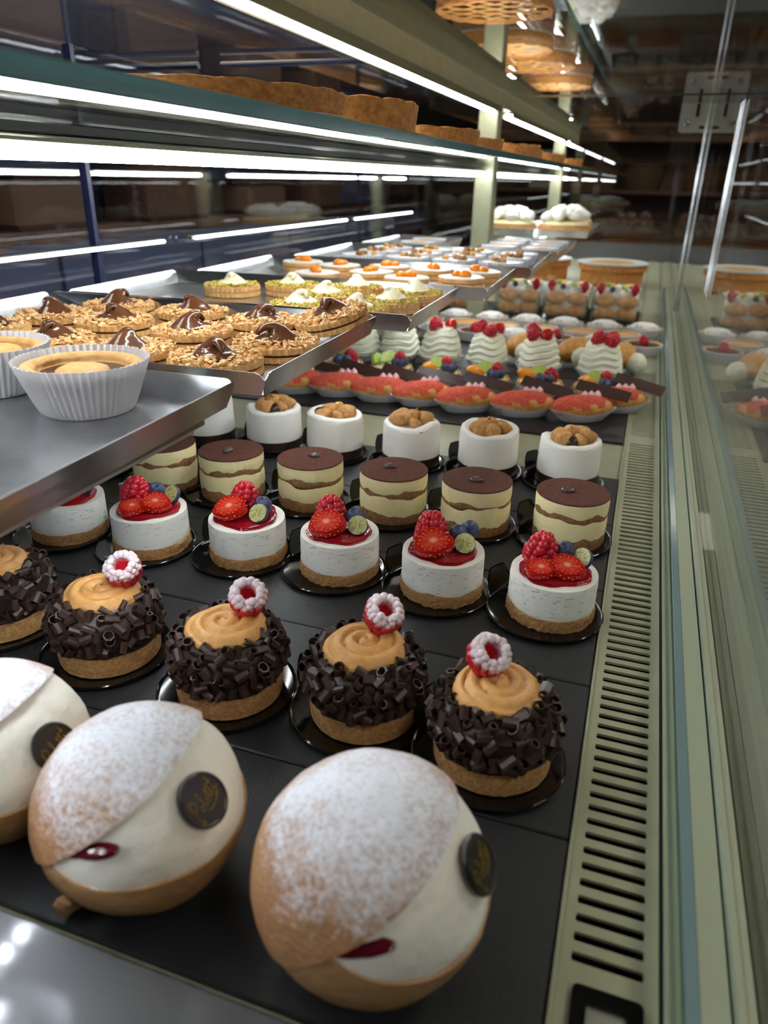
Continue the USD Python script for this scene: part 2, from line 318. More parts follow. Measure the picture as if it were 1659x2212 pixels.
lg = cp('low_glass', cbox((.0592, -.2, -.0025), (.0648, 2.5, .0248)), 'low_glass', label='low clear glass upstand')
cpx(lg, 'top_edge', cbox((.0590, -.2, .0249), (.0650, 2.5, .0264), .0006), 'low_edge')
cp('glass_seat', cbox((.0586, YN, -.03), (.0657, YF, -.003)), 'sage_paint')
cp('channel', extr_y(Polygon([(.0658,-.03),(.0658,-.0005),(.0828,-.0005),(.0832,-.006),(.0836,-.006),(.084,.001),(.0852,.0022),(.0885,.0022),(.0892,.001),(.093,.001),(.0932,-.03)]), YN, YF), 'sage_gloss')
cp('outer_ledge', cbox((.1022, YN, -.03), (.30, YF, -.004), .002), 'ledge_grey')
for y0, y1 in ((YN, 2.199), (2.203, YF)):
    cp('front_pane', cbox((.0936, y0, -.02), (.1016, y1, CEIL)), 'front_glass')
for y0, y1 in ((YN, .92), (.95, 2.0), (2.03, YF)):
    rp = cbox((RZ-.006, y0, 0), (RZ, y1, CEIL-.03)); rp.vertices = rp.vertices + np.stack([(.33-rp.vertices[:,2])*.020, 0*rp.vertices[:,0], 0*rp.vertices[:,0]], 1)   # it leans back a little
    cp('rear_pane', rp, 'rear_pane')
cp('rear_rail', cbox((RZ-.02, YN, -.03), (RZ+.006, YF, .0)), 'sage_paint')
for y0, y1 in ((YN, 1.988), (1.992, YF)):
    cp('roof_pane', cbox((-1.2, y0, CEIL+.0005), (.1016, y1, CEIL+.0085)), 'roof_pane')
cp('roof_joint', cbox((-.355, 1.9882, CEIL-.0015), (.0935, 1.9918, CEIL+.009)), 'chrome_line')
for y in (1.85, 3.22):
    cp('post', cbox((-.413, y, -.004), (-.3685, y+.05, CEIL), .002), 'sage_paint')
cp('roof_beam', cbox((-.425, YN, .4680), (-.362, YF, CEIL), .001), 'sage_paint')
cp('end_panel', cbox((-.78, YF, -.03), (.0935, YF+.02, .07)), 'brushed_steel')
cp('end_pane', cbox((-.78, YF+.004, .071), (.0935, YF+.012, CEIL)), 'pane')
cp('seam_strip', tube([(.0895, 2.2, .002), (.0895, 2.2, CEIL)], .0026), 'seam', label='clear seam strip between the front panes')
cp('seam_strip', tube([(.0865, 2.2, .002), (.0865, 2.2, CEIL)], .0016), 'seam')
for k in range(4):
    cp('seam_strip', tube([(.0912, 1.215+.017*k+.006*(k%2), .168), (.0912, 1.215+.017*k+.006*(k%2), .425)], .0008), 'seam')
# clear corner connector under the roof, mirrored by roof and front pane
con = rpoly(.022, CEIL-.065, .105, CEIL+.013, .009).intersection(sbox(.02, .40, .0932, CEIL)).difference(Point(.040, CEIL-.045).buffer(.0075)).difference(rpoly(.070, CEIL-.057, .0925, CEIL-.049, .002)).difference(rpoly(.058, CEIL-.030, .066, CEIL-.0005, .002))
cp('corner_connector', extr_y(con, 2.186, 2.192), 'moulded_clear', label='clear plastic corner connector with a screw hole')
cp('screw', X(lathe([(0,0),(.007,0),(.007,.003),(.0045,.0035),(.0035,.001),(0,.001)], 20), (.040, 2.184, CEIL-.045), rx=PI/2), 'chrome_line')
cp('tie_rod', tube([(-.755, 1.307, .492), (-.42, 1.307, .492)], .0045), 'navy_frame', label='navy tie rod under the roof')
cp('tie_rod', cbox((RZ-.008, .930, 0), (RZ+.004, .938, CEIL-.03)), 'navy_frame', label='navy door seal on the rear glass')
# light bars
def light(name, x, z, y0, y1, r, chips, cy1):
    b = cp(name, cbox((x-.022, y0, z+.0055), (x+(.017 if z > .4 else .004), y1, z+.0098), .001), 'lamp_housing')
    if z > .4: cpx(b, 'lip', cbox((x+.0172, y0, z-.0022), (x+.0195, y1, z+.0098)), 'lamp_housing')
    cpx(b, 'diffuser', tube([(x, y0+.004, z), (x, y0+.006, z), (x, y1-.006, z), (x, y1-.004, z)], [r*.6, r, r, r*.6], 10), 'led_top' if z > .4 else 'led_mid' if z > .2 else 'led_low', True)
    if chips: cpx(b, 'led_chip', cat([cbox((x-.0027, y, z-r-.0016), (x+.0027, y+.005, z-r-.0002)) for y in np.arange(y0+.02, cy1, chips)]), 'led_dot', False, 'stuff')
for y0, y1 in ((YN, 1.842), (1.99, 3.21), (3.29, 3.62)):
    light('light_bar', -.378, .4585, max(y0, .46), y1, .0045, 0, 0)
    light('light_bar', -.390, .3300, y0, y1, .0050, 0, 0)
    light('light_bar', -.330, .1540, max(y0, .44), y1, .0045, 0, 0)
cb = cp('light_bar', cbox((-.305, -.02, .157), (-.279, .43, .1613), .001), 'lamp_housing')
cpx(cb, 'led_chip', cat([cbox((-.2937, y, .1500), (-.2893, y+.0045, .1514)) for y in np.arange(0, .42, .0128)]), 'led_dot', False, 'stuff')
cpx(cb, 'led_tape', cbox((-.297, -.01, .1514), (-.286, .425, .1570)), 'white_plastic')
for y0, y1 in ((.15, 1.08), (1.16, 1.88), (1.93, 2.45)):
    b_ = cp('light_bar', cbox((-.757, y0, .2150), (-.7485, y1, .2215), .001), 'lamp_housing'); cpx(b_, 'diffuser', tube([(-.7455, y0+.004, .218), (-.7455, y0+.006, .218), (-.7455, y1-.006, .218), (-.7455, y1-.004, .218)], [.0018, .0028, .0028, .0018], 8), 'led_dim', True)
cp('shelf_beam', cbox((-.43, YN, .3415), (-.3935, YF, .3492), .001), 'dark_rail')
for y in (.62, 1.2, 2.5):
    cp('shelf_bracket', cbox((-.60, y, .3415), (-.432, y+.004, .349)), 'dark_rail')

# glass shelves
def slab(x0, x1, y0, y1):
    p = sbox(x0, y0, x1, y1)
    for y in (1.85, 3.22): p = p.difference(sbox(-.4145, y-.0015, -.3605, y+.0515))
    return p
sh = thing('glass_shelf', 'upper glass shelf with a teal polished edge, carrying the large tarts', 'shelf', (-.41, 1.6, .350))
part(sh, 'glass_plate', X(extr_z(slab(-.62, -.236, YN+.02, 3.6), .350, .360), (.41, -1.6, -.350)), 'pane')
part(sh, 'glass_edge', X(cbox((-.236, YN+.02, .350), (-.2325, 3.6, .360), .0008), (.41, -1.6, -.350)), 'glass_edge', label='teal polished front edge')
sh = thing('glass_shelf', 'lower glass shelf under the row of steel trays', 'shelf', (-.5, 1.6, .1625))
part(sh, 'glass_plate', X(extr_z(slab(-.70, -.30, YN+.02, 3.6), .1645, .1725), (.5, -1.6, -.1625)), 'pane')

# black display tiles on the deck
ty = [.1685, .3005, .4385, .5765, .7145, .853]
where = ['nearest', 'second', 'third', 'fourth', 'fifth']
hold = ['under the sugared cream buns', 'under the chocolate curl cakes', 'under the berry cheesecakes', 'under the tiramisu cakes', 'at the back under the white cream cakes']
for i in range(5):
    solo('display_tile', cbox((-.76, ty[i]+.0006, -.004), (.0078, ty[i+1]-.0006, 0), .0009), 'black_mat', f'matt black display tile {hold[i]}', 'display tile', group='black display tiles')
solo('display_tile', cbox((-.76, .992, -.004), (.0075, 1.32, 0), .001), 'black_mat', 'wide matt black board under the red eclairs and fruit tartlets', 'display board')
solo('display_tile', cbox((-.76, 1.323, -.004), (.0075, 1.55, 0), .001), 'black_mat', 'matt black board under the piped cream puffs', 'display board')
solo('display_tile', cbox((-.62, 1.93, -.004), (.004, 2.16, 0), .001), 'black_mat', 'black board under the boxed sponge cakes', 'display board')

# vent grille with its thermometer
g = thing('vent_grille', 'sage green metal air vent grille with one row of slots beside the black tiles', 'vent grille', (.031, 1.7, -.004))
plate = sbox(.009, YN, .0535, YF)
holes = []
y = .2330
while y < .99:
    holes.append(rpoly(.0158, y, .0472, y+.0048, .0012)); y += .0102
y = 1.03
while y < 1.42:
    holes.append(rpoly(.0158, y, .0472, y+.0045, .001)); y += .0094
y = .205 - .0102
for h in holes: plate = plate.difference(h)
plate = plate.difference(rpoly(.0232, .15, .0415, .215, .001))
part(g, 'slotted_plate', X(extr_z(plate, -.0015, .0004), (-.031, -1.7, .004)), 'sage_paint')
part(g, 'side_lip', X(cbox((.0085, YN, -.006), (.0105, YF, .0016), .0006), (-.031, -1.7, .004)), 'sage_gloss')
fr = part(g, 'thermometer_frame', X(extr_z(rpoly(.0175, .150, .0472, .2215, .003).difference(rpoly(.0240, .158, .0405, .2140, .001)), .0004, .0032), (-.031, -1.7, .004)), 'black_plastic', label='black thermometer frame')
part(fr, 'screen', X(cbox((.0240, .158, -.0030), (.0405, .2140, .0012)), (-.031, -1.7, .004)), 'grey_screen')

# navy trolley frame on the staff side, seen through the rear glass
tf = thing('trolley_frame', 'navy tubular trolley frame standing behind the rear glass', 'trolley', (-1.0, 1.307, FZ))
part(tf, 'tube_frame', X(tube(bend([(-1.072,1.307,FZ),(-1.072,1.307,.1),(-1.072,1.307,.44),(-1.070,1.307,.480),(-1.058,1.307,.492),(-1.0,1.307,.492),(-.80,1.307,.492)], 6), .0055), (1.0,-1.307,-FZ)), 'navy_frame')
part(tf, 'foot_bar', cbox((-.08, -.3, 0), (-.06, .3, .02), .004), 'navy_frame')

bc = thing('back_counter', 'navy back counter with wooden boards behind the rear glass', 'counter', (-2.0, 3.0, FZ))
part(bc, 'carcass', cbox((-.25,-3.6,0),(.10,3.6,1.02),.004), 'navy_panel'); part(bc, 'wood_top', cbox((-.27,-3.6,1.0205),(.13,3.6,1.055),.003), 'wood_shelf')
for k in range(8): part(bc, 'door', cbox((.1005,-3.55+.89*k,.06),(.118,-2.69+.89*k,.98),.003), 'navy_panel')
for k in range(2): part(bc, 'wall_panel', cbox((-.25,-3.6+3.605*k,1.056),(-.22,-.005+3.605*k,2.2)), 'navy_panel'); part(bc, 'wood_shelf', cbox((-.2195,-3.6+3.605*k,1.36),(.05,-.005+3.605*k,1.39),.003), 'wood_shelf')
for k, (y, w, h, nm, lb, mt) in enumerate([(1.5,.5,.2,'wicker_basket','wide wicker basket on the back counter, nearest','basket'),(2.15,.34,.16,'cardboard_box','carton on the back counter beside the wicker basket','cardboard'),(2.9,.45,.22,'wicker_basket','wicker basket in the middle of the back counter','basket'),(3.7,.4,.14,'cardboard_box','flat carton on the back counter, farther along','cardboard'),(4.5,.4,.2,'wicker_basket','wicker basket at the far part of the back counter','basket')]):
    t = thing(nm, lb, 'basket' if mt == 'basket' else 'box', (-2.0, y, FZ+1.0555))
    part(t, 'body', cbox((-.14,-w/2,0),(.1,w/2,h),.02), mt); part(t, 'rim', cbox((-.145,-w/2-.005,h+.0005),(.105,w/2+.005,h+.018),.006), 'wood_shelf')

# shelving far behind: staff side and end of the shop
def rack(loc, rz, label, boxes):
    r = thing('shelf_rack', label, 'shelving', loc, rz)
    for sx in (-1.0, 1.0):
        part(r, 'side_panel', cbox((sx-.02, -.2, 0), (sx+.02, .2, 2.3), .003), 'wood_shelf')
    for z in (.35, .75, 1.15, 1.55, 1.95):
        part(r, 'shelf_board', cbox((-.98, -.2, z), (.98, .2, z+.03), .003), 'wood_shelf')
    part(r, 'back_panel', cbox((-.98, .19, 0), (.98, .2, 2.3)), 'wood_shelf')
    c, s = math.cos(rz), math.sin(rz)
    for nm, label2, cat2, mat, x, z, w, h in boxes:
        m = lathe([(0,0),(w*.42,0),(w*.5,h*.5),(w*.48,h),(w*.44,h),(w*.42,h*.5),(0,h*.3)], 24) if nm in ('wicker_basket','storage_jar') else cbox((-w/2,-.12,0),(w/2,.12,h),.006)
        t = thing(nm, label2, cat2, (loc[0]+c*x, loc[1]+s*x, loc[2]+z+.0305), rz)
        part(t, 'body', m, mat)
        if nm == 'wicker_basket': part(t, 'rim', X(trimesh.creation.torus(w*.48, .012, 24, 8), (0,0,h)), mat)
        elif nm == 'storage_jar': part(t, 'lid', lathe([(0,h),(w*.49,h),(w*.49,h+.03),(0,h+.035)], 24), 'wood_shelf')
        else: part(t, 'flap', cbox((-w/2+.002,-.118,h),(w/2-.002,-.004,h+.004)), mat)
rack((-3.4, 1.6, FZ), PI/2, 'dark wooden shelf rack on the staff side behind the rear glass', [
    ('wicker_basket','round wicker basket on the staff side rack, left end','basket','basket',-.7,1.15,.34,.2), ('cardboard_box','wide cardboard box on the staff side rack','box','cardboard',-.1,1.15,.5,.24),
    ('storage_jar','grey storage jar beside the cardboard box on the staff side rack','jar','jar_grey',.45,1.15,.2,.25), ('cardboard_box','tall cardboard box on the low board of the staff side rack','box','cardboard',.4,.75,.4,.3),
    ('wicker_basket','round wicker basket on the low board of the staff side rack','basket','basket',-.4,.75,.34,.22), ('cardboard_box','small box on the high board of the staff side rack','box','cardboard',-.5,1.55,.3,.22)])
rack((-3.4, 4.0, FZ), PI/2, 'second dark wooden shelf rack further along the staff side', [
    ('cardboard_box','brown carton on the far staff side rack','box','cardboard',.3,1.15,.5,.2), ('wicker_basket','wicker basket on the far staff side rack','basket','basket',-.4,1.15,.36,.2)])
rack((-.5, 7.3, FZ), 0, 'tall dark wooden shelf rack at the far end of the shop, left', [
    ('paper_bag','pale paper bag at the left of the far end rack','bag','paper_bag',-.5,1.15,.22,.3), ('cardboard_box','flat carton on the far end rack, upper board','box','cardboard',.2,1.55,.6,.18), ('wicker_basket','wicker basket on the far end rack','basket','basket',.35,1.15,.36,.2)])
rack((1.6, 7.3, FZ), 0, 'tall dark wooden shelf rack at the far end of the shop, right', [
    ('cardboard_box','brown carton on the right far rack, upper board','box','cardboard',-.4,1.55,.7,.22), ('storage_jar','grey jar on the right far rack','jar','jar_grey',-.3,1.15,.2,.26), ('cardboard_box','low carton on the right far rack','box','cardboard',.3,.75,.5,.24), ('wicker_basket','basket on the right far rack','basket','basket',.4,1.15,.34,.2)])

# ------------------------------------------------------------------ small pieces shared by the cakes
def raspberry_mesh(hollow, R=.0085, H=.0155, sub=2, seed=0):
    r = np.random.default_rng(seed); out = []; base = ico(sub)
    prof = lambda t: R*(.42+.62*math.sin(PI*(.06+.58*t))) if hollow else R*math.sqrt(max(1-(t*1.0)**2.3, .0))*1.0
    rows = 7 if hollow else 6
    for k in range(rows):
        t = (k+.5)/rows; z = H*t; rr = prof(t)*(.86 if not hollow else .84); n = max(1, int(round(2*PI*rr/(.0032 if hollow else .0041))))
        for i in range(n):
            a = 2*PI*(i+.5*(k%2)+.3*k)/n + r.normal(0,.07); q = (.0020 if hollow else .0024)*r.uniform(.80,1.18)
            out.append(X(base, (rr*math.cos(a), rr*math.sin(a), z+r.normal(0,.0005)), s=(q,q,q*1.05)))
    if hollow:
        for i in range(14):
            a = 2*PI*i/14+r.normal(0,.1); q = .0019*r.uniform(.8,1.2); out.append(X(base, (R*.66*math.cos(a), R*.66*math.sin(a), H*1.0+r.normal(0,.0004)), s=(q,q,q)))
    if hollow: out.append(lathe([(0,.001),(R*.62,.001),(R*.8,H*.5),(R*.78,H*.95),(R*.52,H*1.0),(R*.42,H*.7),(R*.2,H*.45),(0,H*.4)], 24))
    else: out += [ico(2, 1, (R*.85,R*.85,H*.9)), X(base, (0,0,H), s=.0022)]
    return cat(out)
RASP_UP = raspberry_mesh(True, .0088, .0135, 2, 1); RASP_TIP = raspberry_mesh(False, .0082, .0145, 2, 2); RASP_SMALL = raspberry_mesh(False, .0078, .013, 1, 3)
def slice_mesh(rx=.0105, ry=.0092, t=.0038):
    a = np.linspace(0, 2*PI, 40, endpoint=False); r = 1+.06*np.cos(3*a+.5)+.03*np.cos(5*a)
    P = Polygon(np.stack([rx*r*np.cos(a), ry*r*np.sin(a)], 1)); q = P.buffer(-.0007)
    lo, hi = extr_z(P, 0, t*.8), extr_z(q, t*.8, t); return cat([lo, hi])
def blueberry_mesh(R=.0066):
    return lathe([(0,-R),(R*.5,-R*.86),(R*.85,-R*.5),(R,0),(R*.86,R*.5),(R*.5,R*.86),(R*.42,R*.95),(R*.30,R*.90),(R*.2,R*.72),(0,R*.68)], 24)
BLUE = blueberry_mesh(); 
HALF = from_m3(to_m3(ico(3, .0072, (1,1,.9))).trim_by_plane((0,0,1), -.0072*.2).trim_by_plane((0,0,-1), -.0018))
HALF_FACE = extr_z(Point(0,0).buffer(.0068), .0015, .0021)
def star_mesh():
    out = []
    for k in range(10):
        a = k*PI/5; out.append(X(cbox((.0012,-.00025,.0019),(.0040 if k%2 else .0048,.00025,.00235)), rz=a))
    return cat(out)
STAR = star_mesh()
def half_blueberry(p, t, rz, rx, ry=0):
    h = part(p, 'half_blueberry', X(HALF, t, rz, rx, ry, 1.25), 'blueberry', True, label='halved blueberry with a pale green cut face')
    part(p, 'cut_face', X(HALF_FACE, t, rz, rx, ry, 1.25), 'blueberry_cut'); part(p, 'cut_face', X(STAR, t, rz, rx, ry, 1.25), 'pistachio')

# black mini plate with an upswept tab
pl = lathe(bend([(0,0),(.034,0),(.0455,.0012),(.0470,.0034)],3).tolist() + [(.0464,.0038),(.0445,.0022),(.034,.0011),(0,.0011)], 72)
tv = []; tf_ = []
for i in range(15):
    t = i/14; r = .043+.013*t-.004*t*t; z = .0022+.020*t**1.5; w = .0155*(1-.45*t**3)
    for j in range(9):
        u = (j/8-.5)*2; y = w*u; tv.append((r-y*y*7*(1-.5*t), y, z+.0005*(1-u*u)))
for i in range(14):
    for j in range(8): a = i*9+j; tf_ += [(a, a+9, a+10), (a, a+10, a+1)]
tabm = TM(tv, tf_); tab2 = tabm.copy(); tab2.vertices = tab2.vertices+[-.0011,0,-.0004]; tab2.invert()
PLATE = pl; TAB = cat([tabm, tab2])
PROTO = {}
def plate(x, y, label, rz, group):
    if 'plate' not in PROTO:
        t = thing('mini_plate', label, 'plate', (x, y, 0.0002), rz, group)
        part(t, 'dish', PLATE, 'black_plastic', 40); part(t, 'tab', TAB, 'black_plastic', 50, label='upswept handle tab')
        PROTO['plate'] = t
    else: dup(PROTO['plate'], label, (x, y, 0.0002), rz, group)
PZ = .0014                                                          # where a cake stands on its plate
def side(n, i): return FROM_RIGHT[n-1-i]                            # rows are listed from left to right

# ------------------------------------------------------------------ cream buns
BALL = ico(6)
def stroke(P, w=.00028): return tube(bend(P, 5), w, 5)
def script_word():
    """The gold handwriting on the chocolate discs: Poletti, in strokes; x right, y up, capital about 1 unit tall."""
    S = [[(.05,-.35),(.0,.1),(.12,.62),(.22,.95)], [(.0,.55),(.1,.9),(.36,1.02),(.52,.82),(.42,.52),(.18,.42)], [(-.1,-.3),(.06,-.42),(.16,-.2)],
         [(.62,.3),(.5,.2),(.5,.02),(.62,-.02),(.72,.12),(.66,.3),(.56,.28)], [(.72,.15),(.86,.3),(.98,.85),(.92,.98),(.86,.75),(.88,.1),(.98,.0),(1.08,.12)],
         [(1.08,.14),(1.24,.24),(1.2,.34),(1.1,.26),(1.12,.04),(1.24,.0),(1.36,.14)], [(1.36,.14),(1.48,.75),(1.44,.2),(1.48,.0),(1.60,.12)], [(1.60,.12),(1.72,.8),(1.66,.2),(1.72,.0),(1.84,.14)],
         [(1.3,.55),(1.55,.6),(1.9,.66),(2.1,.6)], [(1.84,.14),(1.92,.32),(1.92,.06),(2.02,.0),(2.16,.14)], [(1.98,.5),(2.0,.56),(2.04,1.02)], [(.75,-.28),(1.1,-.36),(1.6,-.3),(1.95,-.12),(1.6,-.22)]]
    return [np.array([(x-1.05, y-.3, 0) for x, y in s]) for s in S]
def bun(name_label, c, R, az, tt, offt, bt, offb, disc, seed, roll=0.0, fl=None, jam_az=-90):
    """az: where it opens; tt, bt: tilt of the upper and lower cut; disc: direction (azimuth from the opening, elevation)."""
    t = thing('cream_bun', name_label, 'cream bun', (c[0], c[1], .0002), az, 'sugared cream buns')
    v = BALL.vertices.copy(); d = meshkit.fbm(v*1.6+seed*7, 3, seed)-.5; d2 = meshkit.fbm(v*7+seed*3, 3, seed+9)-.5
    r = (R*(1+.05*d+.012*d2))[:,None]*v; r[:,2] *= .93
    ball = TM(r, BALL.faces); zc = R*.93*.93
    r2 = r.copy(); r2[:,2] = np.maximum(r2[:,2], -zc)                # flat where it stands
    ball = TM(r2, BALL.faces)
    nt = np.array([-math.sin(tt), 0, math.cos(tt)]); nb = np.array([math.sin(bt), 0, math.cos(bt)])
    nt = rot('z', roll) @ nt
    mb = to_m3(ball)
    top = from_m3(mb.trim_by_plane(tuple(nt), offt)); bot = from_m3(mb.trim_by_plane(tuple(-nb), -offb).trim_by_plane(tuple(-nt), -offt))
    e = fl if fl else 0
    cv = ball.vertices*(.975+.018*(meshkit.fbm(v*2.4+3+seed, 2, seed+4)[:,None]-.5)*2)
    cr = from_m3(to_m3(TM(cv, ball.faces)).trim_by_plane(tuple(-nt), -(offt+.002)).trim_by_plane(tuple(nb), offb-.002))
    up = (0,0,zc)
    tv_ = top.vertices + np.array([0,0,0])
    part(t, 'bottom_half', X(bot, up, s=1.0), 'bun_bottom', 40)
    part(t, 'cream', X(jig(cr, .0006, 60, seed), up), 'cream_white', 45)
    part(t, 'top_half', X(top, up, s=1.028), 'bun_top', 40, label='upper half dusted with icing sugar')
    # jam at the near end of the cut
    a = math.radians(jam_az); jd = np.array([math.cos(a), math.sin(a), 0]); jz = (offt - nt[:2]@jd[:2]*R*.93)/nt[2]
    jd = jd*math.sqrt(max(1-(jz/R)**2, .2)); part(t, 'jam', X(jig(ico(3, 1, (.0165, .0055, .0034)), .0008, 200, seed), jd*R*.915+np.array([0,0,jz-.0035+zc]), rz=a+PI/2-.1, ry=-.30), 'jam', True)
    # chocolate disc lying on the cream, with its gold lettering
    da, de = disc; n = np.array([math.cos(de)*math.cos(da), math.cos(de)*math.sin(da), math.sin(de)])
    ux = np.array([-math.sin(da), math.cos(da), 0]); uy = np.cross(n, ux); tw = .42
    ux, uy = ux*math.cos(tw)+uy*math.sin(tw), uy*math.cos(tw)-ux*math.sin(tw); DS = .84
    A = np.eye(4); A[:3,0], A[:3,1], A[:3,2] = ux, uy, n; A[:3,3] = n*R*np.array([1,1,.95])*.975 + np.array(up) + n*.0004
    dm = lathe([(0,0),(.0135,0),(.0146,.0006),(.0150,.0016),(.0146,.0027),(.0135,.0030),(.0128,.0026),(.0120,.0025),(0,.0025)], 56); dm.apply_scale((.93*DS, 1.06*DS, 1)); dm.apply_transform(A)
    dp = part(t, 'chocolate_disc', dm, 'disc_choc', 40, label='dark chocolate disc with gold handwriting')
    L = cat([stroke(s*np.array([.0094,.0098,1])*.98*DS) for s in script_word()]); L.vertices = L.vertices + [0,0,.0027]; L.apply_transform(A)
    part(dp, 'lettering', L, 'gold_print', True)
    return t
bR = bun('largest sugared cream bun, nearest the vent grille', (-.0725, .2125), .0515, -.34, .66, .0080, .45, .0172, (.31, .50), 1, .32, None, -60)
bL = bun('sugared cream bun with a torn edge, in the middle of the three', (-.1894, .2112), .0490, .10, .63, .0160, .10, .0030, (-.32, .58), 2)
flap = X(jig(ico(3, 1, (.0085, .0042, .0058)), .0022, 160, 5), (-.0225, -.0335, .0085), rx=.3, ry=.5, rz=.9)
part(bL, 'torn_crust', flap, 'bun_bottom')
b3 = bun('sugared cream bun cut off by the left border of the photo', (-.2840, .2150), .0485, .06, .63, .0155, .10, .0030, (-.12, .42), 3)

# ------------------------------------------------------------------ chocolate curl cakes
def curl_mesh(r, L, turns, t=.00055, k=10):
    a = np.linspace(0, 2*PI*turns, k+1); ro = r*(1-.13*a/(2*PI)); ri = ro-t; v = []; f = []
    for y in (-L/2, L/2):
        v += list(zip(ro*np.cos(a), np.full(k+1, y), ro*np.sin(a))); v += list(zip(ri*np.cos(a), np.full(k+1, y), ri*np.sin(a)))
    n = k+1; o0, i0, o1, i1 = 0, n, 2*n, 3*n
    for j in range(k):
        f += [(o0+j, o0+j+1, o1+j+1), (o0+j, o1+j+1, o1+j), (i0+j, i1+j, i1+j+1), (i0+j, i1+j+1, i0+j+1)]
        f += [(o0+j, i0+j, i0+j+1), (o0+j, i0+j+1, o0+j+1), (o1+j, o1+j+1, i1+j+1), (o1+j, i1+j+1, i1+j)]
    f += [(o0, o1, i1), (o0, i1, i0), (o0+k, i0+k, i1+k), (o0+k, i1+k, o1+k)]
    m = TM(v, f); return m
DOME = [(0,.016),(.033,.016),(.035,.020),(.0365,.028),(.0355,.037),(.031,.044),(.024,.0485),(.012,.050),(0,.050)]
def dome_r(z): return np.interp(z, [.016,.020,.028,.037,.044,.0485], [.0335,.035,.0365,.0355,.031,.024])
def choc_cake(label, x, y, rz, seed, rasp):
    t = thing('chocolate_curl_cake', label, 'cake', (x, y, PZ), rz, 'chocolate curl cakes with a sugared raspberry')
    b = lathe([(0,0),(.0335,0),(.0352,.0012),(.0356,.008),(.0352,.017),(.034,.0188),(0,.0188)], 96, lambda v: v + (meshkit.fbm(v*420+seed, 3, seed)[:,None]-.5)*.0009*np.array([1,1,.6]))
    part(t, 'shortcrust_base', b, 'shortcrust')
    part(t, 'chocolate_dome', jig(lathe(bend(DOME, 4), 64), .0012, 130, seed), 'choc', True)
    r = np.random.default_rng(seed); got = []; k = 0
    while len(got) < 128 and k < 6000:
        k += 1; z = .0205+.0275*r.uniform()**.9; a = r.uniform(0, 2*PI); rr = dome_r(z); p = np.array([rr*math.cos(a), rr*math.sin(a), z])
        if any(np.linalg.norm(p-q) < .0058 for q in got): continue
        got.append(p); R = r.uniform(.0023,.0042); L = r.uniform(.0058,.0100)
        m = curl_mesh(R, L, r.uniform(.85, 1.75)); nrm = np.array([math.cos(a)*.9, math.sin(a)*.9, .25+max(0,(z-.034))*50]); nrm /= np.linalg.norm(nrm)
        A = rot('z', a + r.uniform(-.6,.6)) @ rot('y', r.uniform(-.5,.5)) @ rot('x', r.uniform(-1.57,1.57)) @ rot('y', r.uniform(0,6.28))
        m.vertices = m.vertices @ A.T + p + nrm*r.uniform(.0004,.0022)
        part(t, 'chocolate_curl', m, 'choc_curl', 25)
    # spiral of caramel cream
    nr, na = 26, 96; v = []; f = []
    for i in range(nr+1):
        q = i/nr
        for j in range(na):
            a = 2*PI*j/na; rad = .0265*q*(1+.035*math.sin(2*a+seed)+.02*math.sin(5*a)); ph = (rad/.0088 - a/(2*PI)+seed*.21) % 1.0
            z = .0478 + .0036*(1-q**4) + .0042*abs(math.sin(PI*ph))**.45*(1-q**10) - (.0035 if q == 1 else 0); v.append((rad*math.cos(a), rad*math.sin(a), z))
    for i in range(nr):
        for j in range(na): A_, B_, C_, D_ = i*na+j, i*na+(j+1)%na, (i+1)*na+(j+1)%na, (i+1)*na+j; f += [(A_,C_,B_),(A_,D_,C_)]
    sp = TM(v, f); sp.invert(); sp.fix_normals() if False else None
    s = part(t, 'caramel_cream', X(sp, (0,0,.0005)), 'caramel_cream', True)
    placed(t, 'raspberry', RASP_UP, 'raspberry_sugar', mat4(rot('x', rasp[2]+.28) @ rot('y', rasp[3]) @ rot('z', seed)*1.36, (rasp[0], rasp[1], .0560)), 60, label='icing sugar dusted raspberry, hollow end up')
    return t
CB = [(-.428,.361),(-.327,.356),(-.224,.349),(-.131,.360),(-.044,.348)]
NB = len(CB)
looks = ['cut off by the left border', 'behind the middle cream bun', 'in the middle of its row', 'between the middle cake and the rightmost one', 'beside the vent grille']
ch_protos = []
for i, (x, y) in enumerate(CB):
    plate(x-.002, y-.001, f'black mini plate under the chocolate curl cake {looks[i]}', PI*.86, 'black mini plates')
    lb = f'chocolate curl cake with sugared raspberry, {looks[i]}'
    if i >= 3: ch_protos.append(choc_cake(lb, x, y, .25*i, 11+i, [(.014,.012,.25,.1),(.002,.0175,.32,-.05)][i-3]))
    else: CB[i] = (x, y, lb)
for i in range(3): dup(ch_protos[[1,0,0][i]], CB[i][2], (CB[i][0], CB[i][1], PZ), [2.1,.15,.55][i])

